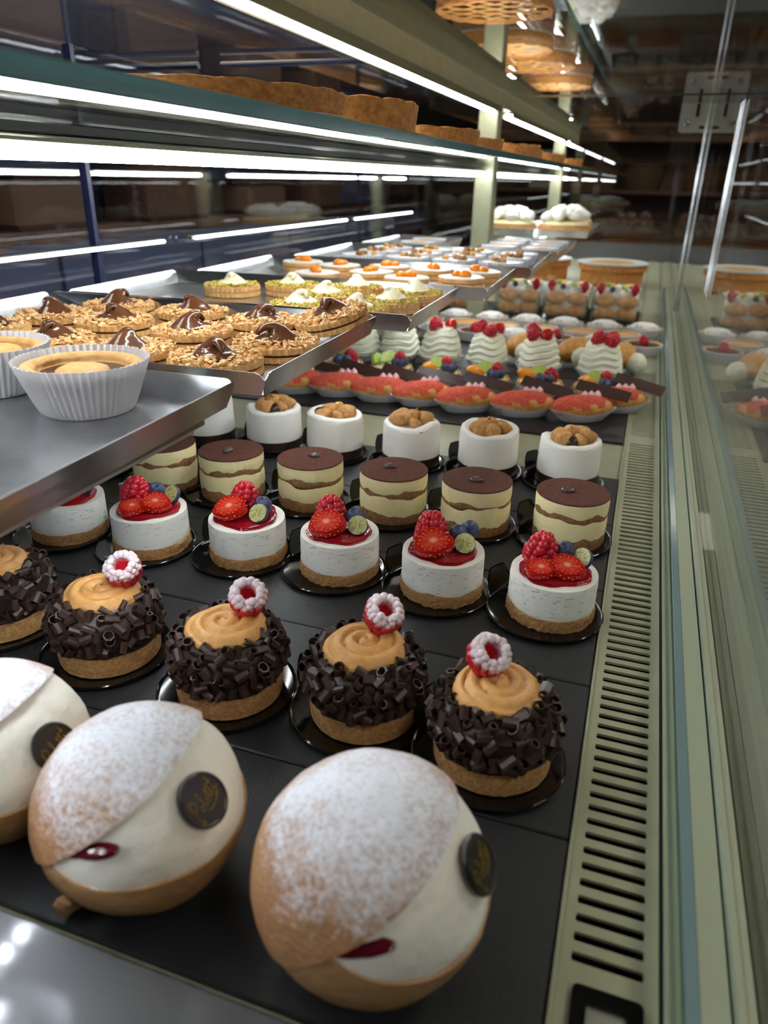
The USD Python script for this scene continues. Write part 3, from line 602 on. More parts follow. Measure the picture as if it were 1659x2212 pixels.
# ------------------------------------------------------------------ berry cheesecakes
def cheesecake(label, x, y, rz, seed, kind):
    t = thing('berry_cheesecake', label, 'cheesecake', (x, y, PZ), rz, 'berry cheesecakes on mini plates')
    part(t, 'crumb_base', band(.0352, 0, wav(.0112, .0022, seed), 120, 7, .0010, seed), 'crust', 30)
    cr = band(.0345, wav(.0106, .0022, seed), lambda a: .0358, 120, 9, .00025, seed+3)
    part(t, 'cream_layer', cr, 'mousse', 40)
    part(t, 'cream_rim', lathe(bend([(.0342,.0354),(.0338,.0364),(.031,.0368),(0,.0368)], 3), 80), 'cream_white', True)
    a = np.linspace(0, 2*PI, 60, endpoint=False); rr = .0283*(1+.05*np.sin(3*a+seed)+.03*np.sin(5*a+2*seed)+.015*np.sin(11*a))
    P = Polygon(np.stack([rr*np.cos(a), rr*np.sin(a)], 1)); jm = [extr_z(P, .0364, .0382), extr_z(P.buffer(-.0012), .0380, .0392)]
    part(t, 'berry_jelly', cat(jm), 'jelly', True)
    z = .0388
    def sl(px, py, rz_, tilt, az_, sc=1.0):
        A = mat4(rot('z', az_) @ rot('x', tilt) @ rot('z', rz_)*sc, (px, py, z+.0012+abs(math.sin(tilt))*.0090*sc))
        sp = placed(t, 'strawberry_slice', slice_mesh(), 'strawberry', A, 30)
        sd = cat([X(ico(1, 1, (.0005,.00035,.0003)), (.0104*math.cos(q), .0091*math.sin(q), .0010+.0016*(k % 2))) for k, q in enumerate(np.linspace(0, 2*PI, 26, endpoint=False))]+[X(ico(1, 1, (.0004,.0003,.0002)), (.0085*math.cos(q)*(1-.12*(k%2)), .0074*math.sin(q)*(1-.12*(k%2)), .0040)) for k, q in enumerate(np.linspace(0, 2*PI, 18, endpoint=False))])
        m_ = placed(t, 'seeds', sd, 'seed', A); m_.SetCustomDataByKey('kind', 'stuff')
        placed(t, 'cut_face', extr_z(Polygon(np.stack([.0093*np.cos(a), .0081*np.sin(a)], 1)), .0037, .0040), 'strawberry_cut', A, 30)
    part(t, 'raspberry', X(RASP_TIP, (-.0130,.0105,z), rz=seed, rx=.10, ry=-.10, s=1.58), 'raspberry', 60)
    if kind == 0:                                                    # two slices lying in front
        sl(-.0110, -.0135, .3, .20, .1, 1.20); sl(.0085, -.0085, -.4, .32, .15, 1.32)
        part(t, 'blueberry', X(BLUE, (.006,.015,z+.0082), rx=.5, s=1.32), 'blueberry', True); half_blueberry(t, (.0205,.009,z+.0066), -.75, .95)
    else:                                                            # one big slice tilted up, berries to the right
        sl(-.0150, -.003, .9, .35, .3, 1.0); sl(-.0070, -.0115, .2, .46, -.1, 1.52)
        part(t, 'blueberry', X(BLUE, (.0105,.0105,z+.0082), rx=.4, s=1.30), 'blueberry', True)
        if kind == 2: part(t, 'blueberry', X(BLUE, (.019,.021,z+.0082), rx=.2, s=1.28), 'blueberry', True)
        half_blueberry(t, (.0175,-.0025,z+.0066), .1, .85)
    return t
CC = [(-.583,.500,1),(-.490,.507,0),(-.400,.511,0),(-.307,.527,1),(-.218,.531,1),(-.124,.530,2),(-.032,.527,0)]
tops = ['half hidden at the left border', 'with two strawberry slices, second from the left', 'with two strawberry slices, third from the left', 'with one tilted strawberry slice, in the middle of its row', 'with one tilted strawberry slice, third from the right', 'with two blueberries stacked over a halved one', 'beside the vent grille, with its jelly in view']
cprot = {}
for i, (x, y, k) in reversed(list(enumerate(CC))):
    lb = f'berry cheesecake {tops[i]}'
    plate(x-.004, y-.004, f'black mini plate under the {FROM_RIGHT[len(CC)-1-i] if i else "leftmost"} berry cheesecake', PI*.84, 'black mini plates')
    if k not in cprot: cprot[k] = cheesecake(lb, x, y, [.10,.05,.12][k], 21+k, k)
    else: dup(cprot[k], lb, (x, y, PZ), .1+.35*((i*7)%3-1))

# ------------------------------------------------------------------ tiramisu
def tiramisu(label, x, y, rz, seed):
    t = thing('tiramisu_cake', label, 'cake', (x, y, PZ), rz, 'round tiramisu cakes on mini plates')
    w1, w2, w3 = wav(.0105, .0070, seed, 1.3), wav(.0285, .0050, seed+1), wav(.0335, .0075, seed+2, 1.1)
    w3b = lambda a: max(w3(a), w2(a)+.0008)
    part(t, 'sponge_base', band(.0346, 0, w1, 96, 5, .0004, seed), 'sponge_brown')
    part(t, 'lower_cream', band(.0348, w1, w2, 96, 5, .0002, seed+1), 'custard_cream')
    part(t, 'sponge_layer', band(.0345, w2, w3b, 96, 4, .0004, seed+2), 'sponge_brown')
    part(t, 'upper_cream', band(.0348, w3b, lambda a: .0468, 96, 5, .0002, seed+3), 'custard_cream')
    part(t, 'cocoa_top', lathe([(0,.0468),(.0346,.0468),(.0349,.0474),(.0346,.0481),(.030,.0484),(0,.0486)], 80), 'cocoa', 40)
    bn = cat([X(ico(2,1,(.0048,.0034,.0020)), (0,0,.0494)), cbox((-.0036,-.0002,.0505),(.0036,.0002,.0514))])
    part(t, 'coffee_bean', X(X(bn, (0,0,-.0485), s=1), (.004*math.sin(seed),.004,.0485), rz=-rz+.3, s=1.4), 'coffee_bean', True)
    return t
DD = [(-.672,.658),(-.578,.655),(-.475,.645),(-.393,.650),(-.304,.660),(-.212,.663),(-.126,.667),(-.033,.671)]
tprot = []
for i, (x, y) in reversed(list(enumerate(DD))):
    w = FROM_RIGHT[len(DD)-1-i] if i else 'leftmost'
    plate(x-.004, y-.004, f'black mini plate under the {w} tiramisu cake', PI*.82, 'black mini plates')
    lb = f'round tiramisu cake with cocoa top and coffee bean, {w} in its row'
    if len(tprot) < 3: tprot.append(tiramisu(lb, x, y, .4*i, 31+i*3))
    else: dup(tprot[i % 3], lb, (x, y, PZ), 1.3*i)

# ------------------------------------------------------------------ white cream cakes with toffee crumble
def crumb(seed, r): return jig(ico(3, r, (1,.85,.75)), r*.35, .55/r, seed)
def white_cake(label, x, y, rz, seed, kind):
    t = thing('white_cream_cake', label, 'cake', (x, y, PZ), rz, 'white cream cakes with toffee crumble')
    part(t, 'chocolate_base', lathe([(0,0),(.0345,0),(.0355,.001),(.0355,.013),(0,.0135)], 64), 'choc', 40)
    pr = bend([(.0335,.0128),(.0352,.0136),(.0350,.030),(.0346,.046),(.0335,.0515),(.030,.0535),(.0262,.0525),(.0235,.0495),(.018,.047),(0,.046)], 4)
    m = lathe(pr, 80, lambda v: v + ((meshkit.fbm(v*np.array([60,60,300])+seed, 3, seed)[:,None]-.5)*.0014)*np.array([1,1,1])*(v[:,2:3]>.030) + (meshkit.fbm(v*40+seed, 2, seed+5)[:,None]-.5)*np.array([0,0,.010])*(v[:,2:3]>.049))
    part(t, 'cream_wall', m, 'whipped', True)
    r = np.random.default_rng(seed); n = 7
    for k in range(n):
        a = 2*PI*k/n+r.uniform(-.3,.3); q = .0155 if k else .003; s = r.uniform(.0088,.0125)
        part(t, 'toffee_crumble', X(crumb(seed+k, s), (q*math.cos(a), q*math.sin(a), .050+s*.35+(.005 if k == 0 else 0)), rz=a), 'toffee_crumb', 40)
    part(t, 'chocolate_drop', X(lathe(bend([(0,0),(.0085,0),(.0085,.004),(.006,.008),(0,.0095)],3), 20), (-.016,.002,.050), ry=-.3), 'dark_filling', True) if kind == 0 else part(t, 'chocolate_drop', X(ico(2,1,(.008,.006,.006)), (.017,.004,.054)), 'dark_filling', True)
    part(t, 'gold_leaf', jig(X(trimesh.creation.box((.006,.0045,.0004)).subdivide().subdivide(), (-.004,.001,.0655), rx=.5), .0012, 300, seed), 'gold')
    return t
EE = [(-.606,.794),(-.515,.798),(-.421,.806),(-.336,.805),(-.239,.814),(-.145,.820),(-.051,.823)]
eprot = []
for i, (x, y) in reversed(list(enumerate(EE))):
    w = FROM_RIGHT[len(EE)-1-i] if i else 'leftmost'
    plate(x-.004, y-.004, f'black mini plate under the {w} white cream cake', PI*.80, 'black mini plates')
    lb = f'tall white cream cake filled with toffee crumble, {w} in its row'
    if len(eprot) < 2: eprot.append(white_cake(lb, x, y, .3*i, 41+i, len(eprot)))
    else: dup(eprot[i % 2], lb, (x, y, PZ), 1.1*i)

# ------------------------------------------------------------------ paper cups
def paper_cup(r0, r1, h, pleats=48, t=.0004, amp=.0011):
    n = pleats*4; a = np.arange(n)*2*PI/n; w = np.sin(pleats*a)
    v = []; f = []
    rings = [(0,.0,0), (r0*.97,.0,.3), (r0,.0012,1)] + [(r0+(r1-r0)*k/5, h*k/5, 1) for k in range(1,6)] + [(r1-t-.0002, h, 1)] + [(r0+(r1-r0)*k/4-t-.0002, max(h*k/4,.0012), 1) for k in (3,2,1,0)] + [(0,.0012,0)]
    for r, z, k in rings: rr = r + amp*k*w*(.6+.4*z/h); v += list(zip(rr*np.cos(a), rr*np.sin(a), np.full(n, z)))
    for k in range(len(rings)-1):
        for i in range(n): j = (i+1)%n; A,B,C,D = k*n+i,k*n+j,(k+1)*n+j,(k+1)*n+i; f += [(A,B,C),(A,C,D)]
    return TM(v, f)
def fluted(r, z0, z1, n=28, amp=.0011, bev=.0006):
    a = np.linspace(0, 2*PI, n*6, endpoint=False); rr = r+amp*np.cos(n*a)
    P = Polygon(np.stack([rr*np.cos(a), rr*np.sin(a)], 1)); Q = P.buffer(-bev)
    return cat([extr_z(Q, z0, z0+bev), extr_z(P, z0+bev, z1-bev), extr_z(Q, z1-bev, z1)])

# ------------------------------------------------------------------ steel trays on the lower shelf
TZ = .1728
def tray(label, x0, y0, x1, y1, rz, dark=False):
    """x1 is the edge towards the customer."""
    cx, cy = (x0+x1)/2, (y0+y1)/2; w, d = x1-x0, y1-y0; h = .0185; fl = .006; t = .0009
    th = thing('steel_tray', label, 'tray', (cx, cy, TZ), rz, 'steel trays on the lower shelf')
    part(th, 'floor_sheet', cbox((-w/2+.004,-d/2+.004,0),(w/2-.004,d/2-.004,t)), 'tray_steel')
    def wall(l, r):                                                  # a flared strip with rounded top corners, along x from the middle
        P = Polygon([(-l/2+.006,0),(l/2-.006,0),(l/2-.001,.009),(l/2-.001,h-.006),(l/2-.003,h-.0015),(l/2-.007,h),(-l/2+.007,h),(-l/2+.003,h-.0015),(-l/2+.001,h-.006),(-l/2+.001,.009)])
        m = extr_y(P, 0, t); v = m.vertices.copy(); v[:,1] += (v[:,2]/h)**1.3*fl; m.vertices = v; return m
    for l, rr, px, py in ((w, 0, 0, d/2-.0045), (w, PI, 0, -d/2+.0045), (d, -PI/2, w/2-.0045, 0), (d, PI/2, -w/2+.0045, 0)):
        part(th, 'side_wall', X(wall(l, 0), (px, py, 0), rz=rr), 'tray_steel', 30)
    return th
tray('steel tray holding the paper cup jam tarts at the left border', -.650, .185, -.252, .427, .035)
tray('steel tray of hazelnut biscuits with chocolate peaks', -.650, .452, -.250, .714, .035)
tray('steel tray of pistachio biscuits with white chocolate peaks', -.645, .730, -.226, .965, .035)
tray('steel tray of white glazed biscuits with apricot jam', -.625, .975, -.196, 1.235, .035)
tray('steel tray of white paper cups topped with nuts', -.600, 1.25, -.180, 1.56, .03)
tray('steel tray of plain white paper cups, behind the nut ones', -.590, 1.575, -.330 if False else -.432, 1.84, .0)
tray('steel tray beside the first post with white paper cups', -.345, 1.575, -.170, 1.93, .0)
tray('far steel tray carrying the meringue cakes', -.50, 2.28, -.17, 2.80, .0)
ZT = TZ+.0012
# cup tarts
def cup_tart(label, x, y, rz):
    t = thing('cup_tart', label, 'jam tart', (x, y, ZT), rz, 'jam tarts in tall white paper cups')
    part(t, 'paper_cup', paper_cup(.0300, .0425, .034, 56), 'paper', 20, label='pleated white paper cup')
    part(t, 'shortcrust_ring', jig(lathe(bend([(.0275,.004),(.0378,.027),(.0368,.0305),(.033,.0312),(.0300,.0285),(.0285,.0245),(.020,.0235),(0,.0235)],4), 72), .0007, 160, 3), 'biscuit', True)
    part(t, 'jam_filling', lathe([(0,.0238),(.0290,.0238),(.0294,.0246),(.027,.0251),(0,.0252)], 48), 'dark_filling', 40)
    part(t, 'biscuit_lid', X(jig(lathe(bend([(0,.0245),(.0155,.0245),(.0170,.0265),(.0155,.0290),(.010,.0305),(0,.031)],3), 48), .0007, 200, 5), (.003,-.006,0)), 'biscuit', True)
    return t
c1 = cup_tart('jam tart in a tall pleated paper cup at the corner of its tray', -.342, .388, .2)
dup(c1, 'jam tart in a paper cup cut off by the left border', (-.4350, .400, ZT), 2.1)
# biscuits
def bits(n, R, zf, size, seed, elong=1.5):
    r = np.random.default_rng(seed); out = []
    for k in range(n):
        q = R*math.sqrt(r.uniform(0, 1)); a = r.uniform(0, 2*PI); s = size*r.uniform(.6, 1.25)
        P = r.normal(size=(9, 3)); P /= np.linalg.norm(P, axis=1, keepdims=True); m = trimesh.Trimesh(P*np.array([elong,1,.7])*s*(.8+.4*r.uniform(size=(9,1)))).convex_hull
        A = rot('z', r.uniform(0,6.3)) @ rot('x', r.uniform(0,6.3)); m.vertices = m.vertices @ A.T + [q*math.cos(a), q*math.sin(a), zf(q)+r.uniform(-.0003,.0010)]
        out.append(m)
    return cat(out)
def peak(seed, R=.0118, H=.0112, curl=1.0):
    """A piped drop whose tip falls over into a hook."""
    P = [(-.002,0,0),(-.0015,0,H*.40),(-.0006,0,H*.72),(.0018*curl,0,H*1.0),(.0058*curl,.001,H*1.03),(.0092*curl,.001,H*.70),(.0098*curl,.001,H*.45)]
    C = bend(P, 5); t = np.linspace(0, 1, len(C)); r = R*(1-t)**1.7*(1-.10*np.sin(PI*t))+.0021*(1-t*.35)
    m = tube(C, r, 20)
    flat = lathe(bend([(0,-.0008),(R*1.02,-.0008),(R*1.13,.0008),(R*1.0,.0024),(R*.75,.0042),(0,.006)],3), 32, lambda v: v*np.stack([1+.08*np.sin(3*np.arctan2(v[:,1],v[:,0])+seed)]*2+[np.ones(len(v))], -1))
    return cat([m, flat])
def biscuit(name, label, cat_, x, y, rz, seed, nut, peakmat, fill, rx=0, ry=0, z=ZT, group=None, curl=1.0, R=.0335, nn=230, sz=.0021):
    t = thing(name, label, cat_, (x, y, z), rz, group, None, rx, ry)
    part(t, 'lower_biscuit', fluted(R, 0, .0050, 36, .0007), 'biscuit', 30)
    part(t, 'filling', lathe([(0,.0050),(R*.94,.0050),(R*.96,.0060),(R*.94,.0070),(0,.0070)], 48), fill, 40)
    part(t, 'upper_biscuit', fluted(R, .0070, .0122, 36, .0007), 'biscuit', 30)
    part(t, 'chopped_nuts', bits(nn, R*.985, lambda q: .0130+.0020*(1-(q/R)**2), sz, seed), nut, False, kind='stuff')
    part(t, 'peak', X(peak(seed, curl=curl), (0,0,.0142), rz=seed*1.7, s=(1.35,1.35,.92)), peakmat, True)
    return t
GH, GP = 'hazelnut biscuit sandwiches on the steel tray', 'pistachio biscuit sandwiches on the steel tray'
HZ = [(-.315,.508,'front row beside the tray corner'),(-.398,.508,'front row, left of the corner one'),(-.480,.512,'front row, beside the paper cups'),(-.300,.584,'front edge, behind the corner one'),(-.395,.600,'in the middle of the tray'),
      (-.490,.610,'left of the middle one'),(-.566,.612,'far left of the tray'),(-.358,.674,'back row, near the leaning biscuit'),(-.452,.690,'back row centre, before the dark tray wall'),(-.545,.690,'back row, left part'),(-.575,.535,'front row, behind the left paper cup')]
hp = []
for i, (x, y, w) in enumerate(HZ):
    lb = f'hazelnut biscuit sandwich with a chocolate peak, {w}'
    if i < 3: hp.append(biscuit('hazelnut_biscuit', lb, 'biscuit', x, y, .5+i, 51+i, 'nut', 'milk_choc', 'milk_choc', group=GH, curl=[1.2,.9,.5][i], R=.0375, nn=270, sz=.0025))
    else: dup(hp[i % 3], lb, (x, y, ZT), 1.7*i)
biscuit('hazelnut_biscuit', 'hazelnut biscuit sandwich leaning on the tray wall, showing its chocolate filling', 'biscuit', -.286, .682, .3, 58, 'nut', 'milk_choc', 'milk_choc', rx=.10, ry=-.24, z=ZT+.0105, group=GH, curl=.6, R=.0365, nn=260, sz=.0025)
PT = [(-.285,.855,'right front, beside the tray edge'),(-.368,.785,'front row, behind the dark wall'),(-.372,.868,'in the middle of the tray'),(-.276,.930,'back right corner'),(-.362,.945,'back row, centre'),(-.446,.925,'back row, left of centre'),(-.515,.885,'leftmost, standing apart on bare steel'),(-.300,.785,'right front corner')]
pp = []
for i, (x, y, w) in enumerate(PT):
    lb = f'pistachio biscuit sandwich with a white chocolate peak, {w}'
    if i < 2: pp.append(biscuit('pistachio_biscuit', lb, 'biscuit', x, y, .9*i, 61+i, 'pistachio', 'white_choc', 'white_choc', group=GP, curl=[.3,.7][i], R=.036, nn=360, sz=.0018))
    else: dup(pp[i % 2], lb, (x, y, ZT), 1.3*i)
def flower(r=.034, p=6, amp=.10):
    a = np.linspace(0, 2*PI, 90, endpoint=False); rr = r*(1+amp*np.abs(np.cos(p/2*a))-amp*.6); return Polygon(np.stack([rr*np.cos(a), rr*np.sin(a)], 1))
def apricot_biscuit(label, x, y, rz, seed):
    t = thing('apricot_biscuit', label, 'biscuit', (x, y, ZT), rz, 'white glazed flower biscuits with apricot jam')
    F = flower()
    part(t, 'lower_biscuit', extr_z(F, 0, .0055), 'biscuit', 30)
    part(t, 'filling', extr_z(F.buffer(-.002), .0055, .0075), 'apricot', 30)
    part(t, 'upper_biscuit', extr_z(F, .0075, .0128), 'biscuit', 30)
    part(t, 'white_glaze', cat([extr_z(F.buffer(-.0006), .0128, .0136), extr_z(F.buffer(-.0016), .0136, .0141)]), 'glaze_white', 40)
    part(t, 'jam_drop', cat([X(ico(3,1,(.0105,.009,.0068)), (.005,0,.0165)), X(ico(3,1,(.0080,.0075,.0055)), (-.008,.004,.0160))]), 'apricot', True)
    return t
AP = [(-.258,1.110,'front right, by the tray edge'),(-.330,1.068,'front row, second from the right'),(-.400,1.110,'centre of the tray'),(-.470,1.060,'front row, left'),(-.250,1.195,'back right corner'),(-.400,1.195,'back row, centre'),(-.478,1.170,'back row, second from the left'),(-.325,1.190,'raised a little, back row right of centre'),(-.553,1.190,'leftmost, back row')]
for i, (x, y, w) in enumerate(AP):
    lb = f'white glazed flower biscuit with apricot jam, {w}'
    if i == 0: ap = apricot_biscuit(lb, x, y, 0, 1)
    else: dup(ap, lb, (x, y, ZT), .8*i)
def nut_cup(label, x, y, rz, seed, plain=False):
    t = thing('nut_cup' if not plain else 'white_cup', label, 'pastry cup', (x, y, ZT), rz, 'white pastries in paper cups with nuts' if not plain else 'plain white pastries in paper cups')
    part(t, 'paper_cup', paper_cup(.032, .038, .020, 40, amp=.0008), 'paper', 20)
    part(t, 'white_filling', lathe(bend([(0,.015),(.034,.015),(.0352,.0165),(.030,.0185),(0,.0195)],3), 40), 'glaze_white', True)
    if plain: part(t, 'golden_patch', lathe([(0,.0196),(.017,.0190),(.018,.0194),(0,.0204)], 24), 'caramel_cream', True)
    else:
        r = np.random.default_rng(seed)
        for k in range(5): part(t, 'nut_piece', jig(X(ico(2,1,(.0062,.0045,.0048)), (r.uniform(-.017,.017), r.uniform(-.015,.015), .0215), rz=r.uniform(0,6)), .0014, 200, seed+k), 'toffee_crumb' if k % 2 else 'sponge_brown', True)
    return t
NU = [(x, y) for y in (1.30, 1.385, 1.47) for x in (-.235, -.318, -.401, -.484)]
col = ['at the tray edge', 'second from the tray edge', 'third from the tray edge', 'farthest left']; rw = ['front row', 'middle row', 'back row']
for i, (x, y) in enumerate(NU):
    lb = f'white pastry cup topped with nuts, {rw[i//4]}, {col[i%4]}'
    if i < 2: 
        n_ = nut_cup(lb, x, y, i, 71+i); 
        if i == 0: nu0 = n_
        else: nu1 = n_
    else: dup([nu0, nu1][(i+i//4) % 2], lb, (x, y, ZT), 1.9*i)
WH = [(-.215,1.63),(-.300,1.63),(-.215,1.72),(-.300,1.72),(-.215,1.81),(-.300,1.81),(-.480,1.63),(-.480,1.72)]
for i, (x, y) in enumerate(WH):
    lb = f'plain white pastry in a paper cup, {["nearest pair, right","nearest pair, left","second pair, right","second pair, left","pair beside the post, right","pair beside the post, left","near one on the left tray","far one on the left tray"][i]}'
    if i == 0: wh = nut_cup(lb, x, y, 0, 81, True)
    else: dup(wh, lb, (x, y, ZT), i)
# meringue cakes on the far tray
def meringue_cake(label, x, y, seed):
    t = thing('meringue_cake', label, 'meringue cake', (x, y, ZT+.0), 0, 'meringue cakes on the far tray')
    part(t, 'pastry_base', fluted(.078, 0, .022, 40), 'biscuit', 30)
    part(t, 'cream_layer', lathe([(0,.022),(.074,.022),(.075,.028),(.070,.034),(0,.036)], 48), 'custard_cream', True)
    r = np.random.default_rng(seed)
    for k in range(26):
        a = r.uniform(0, 6.28); q = .062*math.sqrt(r.uniform()); part(t, 'meringue_puff', X(jig(ico(2,1,(.021,.015,.014)), .0035, 90, seed+k), (q*math.cos(a), q*math.sin(a), .043+.034*(1-q/.062)), rz=r.uniform(0,6)), 'meringue', True)
    return t
m1 = meringue_cake('meringue topped cake on the far tray, nearest the aisle', -.256, 2.44, 91)
dup(m1, 'meringue topped cake on the far tray, beside the post', (-.414, 2.40, ZT), 2)
dup(m1, 'meringue topped cake at the back of the far tray', (-.268, 2.66, ZT), 4)

# ------------------------------------------------------------------ large tarts on the upper shelf
SZ = .3604
def big_tart(label, x, y, rz, seed, lattice):
    t = thing('large_tart', label, 'tart', (x, y, SZ), rz, 'large tarts on the upper shelf')
    part(t, 'cake_board', lathe([(0,0),(.128,0),(.1285,.0006),(.128,.0014),(0,.0014)], 90, lambda v: v*np.stack([1+.006*np.sin(60*np.arctan2(v[:,1],v[:,0]))]*2+[np.ones(len(v))], -1)), 'doily')
    def fn(v):
        a = np.arctan2(v[:,1], v[:,0]); r = np.hypot(v[:,0], v[:,1]); k = (r > .11)
        z = v[:,2] + k*(v[:,2] > .022)*.0022*(np.abs(np.sin(9*a+seed))-.5+ (meshkit.fbm(v*60+seed, 2, seed)-.5)*1.2)
        return np.stack([v[:,0], v[:,1], z], -1) + (meshkit.fbm(v*160+seed, 3, seed)[:,None]-.5)*.0016
    part(t, 'crust_shell', lathe(bend([(.112,.0016),(.1215,.0020),(.1235,.010),(.1250,.020),(.1262,.0285),(.1250,.0305),(.1195,.0305),(.1165,.027),(.114,.022)], 3), 180, fn), 'tart_crust', 40)
    if lattice:
        part(t, 'jam_filling', lathe([(0,.0200),(.113,.0200),(.116,.0205),(0,.0210)], 64), 'jam', True)
        for s in (-1, 1):
            for k in range(-2, 3):
                o = k*.040; half = math.sqrt(max(.1165**2-o*o, 0)); n = 22; P = [(u, o+.0020*math.sin(u*95+k), .0070+.0040*math.cos(u*PI/.040+(PI if s > 0 else 0)+k*PI)) for u in np.linspace(-half, half, n)]
                m = tube(P, .0062, 8); m.vertices = m.vertices*[1,1,.22] + [0,0,.0212]; part(t, 'lattice_strip', X(m, rz=s*.62), 'tart_top', True)
    else:
        r = np.random.default_rng(seed)
        part(t, 'top_crust', jig(lathe(bend([(0,.0285),(.06,.0282),(.110,.0270),(.1165,.0245),(.1165,.021)],4)[::-1], 90), .0012, 60, seed), 'tart_top', True)
        for k in range(9): a = 2*PI*k/9; part(t, 'jam_slit', X(ico(2,1,(.014,.004,.0012)), (.070*math.cos(a),.070*math.sin(a),.0285), rz=a), 'jam', True)
    return t
TA = [(-.346,.572,(.87,.87,.55)),(-.357,.806,(.87,.87,.93)),(-.352,1.090,(.87,.87,.64)),(-.366,1.345,(.87,.87,.66)),(-.360,1.690,(.92,.92,.80)),(-.425,2.120,1),(-.400,2.420,1),(-.390,2.93,.95)]
tl = ['nearest, with a wavy rim', 'second nearest', 'third nearest', 'fourth nearest', 'with a jam lattice, just before the first post', 'just behind the first post', 'second behind the first post', 'farthest on the shelf']
for i, (x, y, sc) in enumerate(TA):
    lb = f'golden tart on the upper glass shelf, {tl[i]}'
    if i == 0: t0 = big_tart(lb, x, y, .3, 5, False); t0.GetAttribute('xformOp:scale').Set(Gf.Vec3f(*sc))
    elif i == 4: tL = big_tart(lb, x, y, .2, 6, True); tL.GetAttribute('xformOp:scale').Set(Gf.Vec3f(*sc))
    else: dup(tL if i == 6 else t0, lb, (x, y, SZ), 1.1*i, s=sc)

# ------------------------------------------------------------------ second board: eclairs, fruit tartlets, cream puffs
def eclair(label, x, y, rz, seed):
    t = thing('red_eclair', label, 'eclair', (x, y, .0002), rz, 'red crackled eclairs in paper boats')
    a = np.linspace(0, 2*PI, 48, endpoint=False)
    bt = lathe([(0,0),(.40,0),(.62,.02),(1,1),(.985,1),(.60,.06),(0,.05)], 96, lambda v: np.stack([v[:,0]*.052, v[:,1]*.0225, v[:,2]*(.0125+.006*np.abs(v[:,0]))], -1) + np.stack([0*v[:,0],0*v[:,0],.0006*np.sin(40*np.arctan2(v[:,1],v[:,0]))*v[:,2]], -1))
    part(t, 'paper_boat', bt, 'paper', 30, label='white paper boat')
    part(t, 'choux_shell', jig(X(ico(4,1,(.0475,.0205,.0165)), (-.002,0,.0190)), .0016, 60, seed), 'choux', True)
    tp = ico(4,1,(.0475,.0208,.0172)); tp = from_m3(to_m3(jig(tp, .0024, 70, seed+2)).trim_by_plane((0,0,1), -.0005)); part(t, 'red_crackle', X(tp, (-.002,0,.0205)), 'craquelin', 40)
    for k in (-1, 0, 1): part(t, 'pink_cream', X(lathe(bend([(0,-.004),(.0058,-.003),(.0062,.001),(.003,.0055),(0,.0085)],3), 18, lambda v: v*np.stack([1+.12*np.sin(6*np.arctan2(v[:,1],v[:,0])+v[:,2]*500)]*2+[np.ones(len(v))], -1)), (.012+.010*k,.004,.0365), s=.8), 'pink_cream', True)
    m = cbox((-.040,-.0008,-.0085),(.040,.0008,.0085)); part(t, 'chocolate_plate', X(m, (.034,.012,.0400), rx=-.75, rz=-.72, ry=.10), 'choc_plate', 30, label='thin dark chocolate plate')
    return t
EC = [(-.585,1.060),(-.502,1.050),(-.432,1.060),(-.362,1.058),(-.296,1.062),(-.224,1.056),(-.140,1.066),(-.056,1.076)]
for i, (x, y) in reversed(list(enumerate(EC))):
    w = FROM_RIGHT[len(EC)-1-i] if i else 'leftmost'
    lb = f'red crackled eclair with a chocolate plate, {w} in its row'
    if i == len(EC)-1: ec = eclair(lb, x, y, .50, 3)
    else: dup(ec, lb, (x, y, .0002), .50+.10*((i*5)%3-1))
dup(ec, 'red crackled eclair lying behind the rightmost chocolate plate', (-.012, 1.142, .0002), .30)
def kiwi_piece(): return X(extr_z(Point(0,0).buffer(.0125).intersection(sbox(-.02,0,.02,.02)), 0, .005), (0,0,0), rx=1.0)
def orange_piece(): return X(jig(lathe(bend([(0,-.014),(.0045,-.010),(.0075,0),(.0045,.010),(0,.014)],4), 16), .0006, 200, 3), ry=PI/2)
def fruit_tartlet(label, x, y, rz, seed, orange):
    t = thing('fruit_tartlet', label, 'fruit tartlet', (x, y, .0002), rz, 'fruit tartlets in paper cups')
    part(t, 'paper_cup', paper_cup(.030, .0385, .0165, 44, amp=.0008), 'paper', 20)
    part(t, 'pastry_shell', lathe(bend([(.027,.002),(.0362,.017),(.0365,.0215),(.0345,.0225),(.0325,.0205),(.031,.0185),(0,.0185)],3), 56), 'biscuit', True)
    part(t, 'custard', lathe(bend([(0,.019),(.031,.019),(.0315,.0205),(.024,.0225),(0,.0235)],3), 40), 'custard_cream', True)
    part(t, 'kiwi_slice', X(kiwi_piece(), (-.004,.003,.026), rz=.5, s=1.5), 'kiwi', 40)
    part(t, 'orange_segment', X(orange_piece(), (-.018,-.010,.030), rz=.9, ry=.3, s=1.4), 'orange_flesh', True) if orange else part(t, 'kiwi_slice', X(kiwi_piece(), (-.024,.000,.025), rz=1.2, s=1.3), 'kiwi', 40)
    part(t, 'raspberry', X(RASP_SMALL, (.014,.012,.027), rx=.5, s=1.35), 'raspberry', 60)
    for px, py in ((.009,-.012), (.024,-.006), (.018,-.021)): part(t, 'blueberry', X(BLUE, (px,py,.0305), rx=.4, s=1.2), 'blueberry', True)
    part(t, 'pink_cream', X(ico(2,1,(.007,.006,.005)), (-.004,-.022,.024)), 'pink_cream', True)
    return t
FR = [(-.484,1.195,0),(-.394,1.200,0),(-.306,1.192,1),(-.222,1.190,1),(-.136,1.196,1),(-.046,1.200,1)]
fp = {}
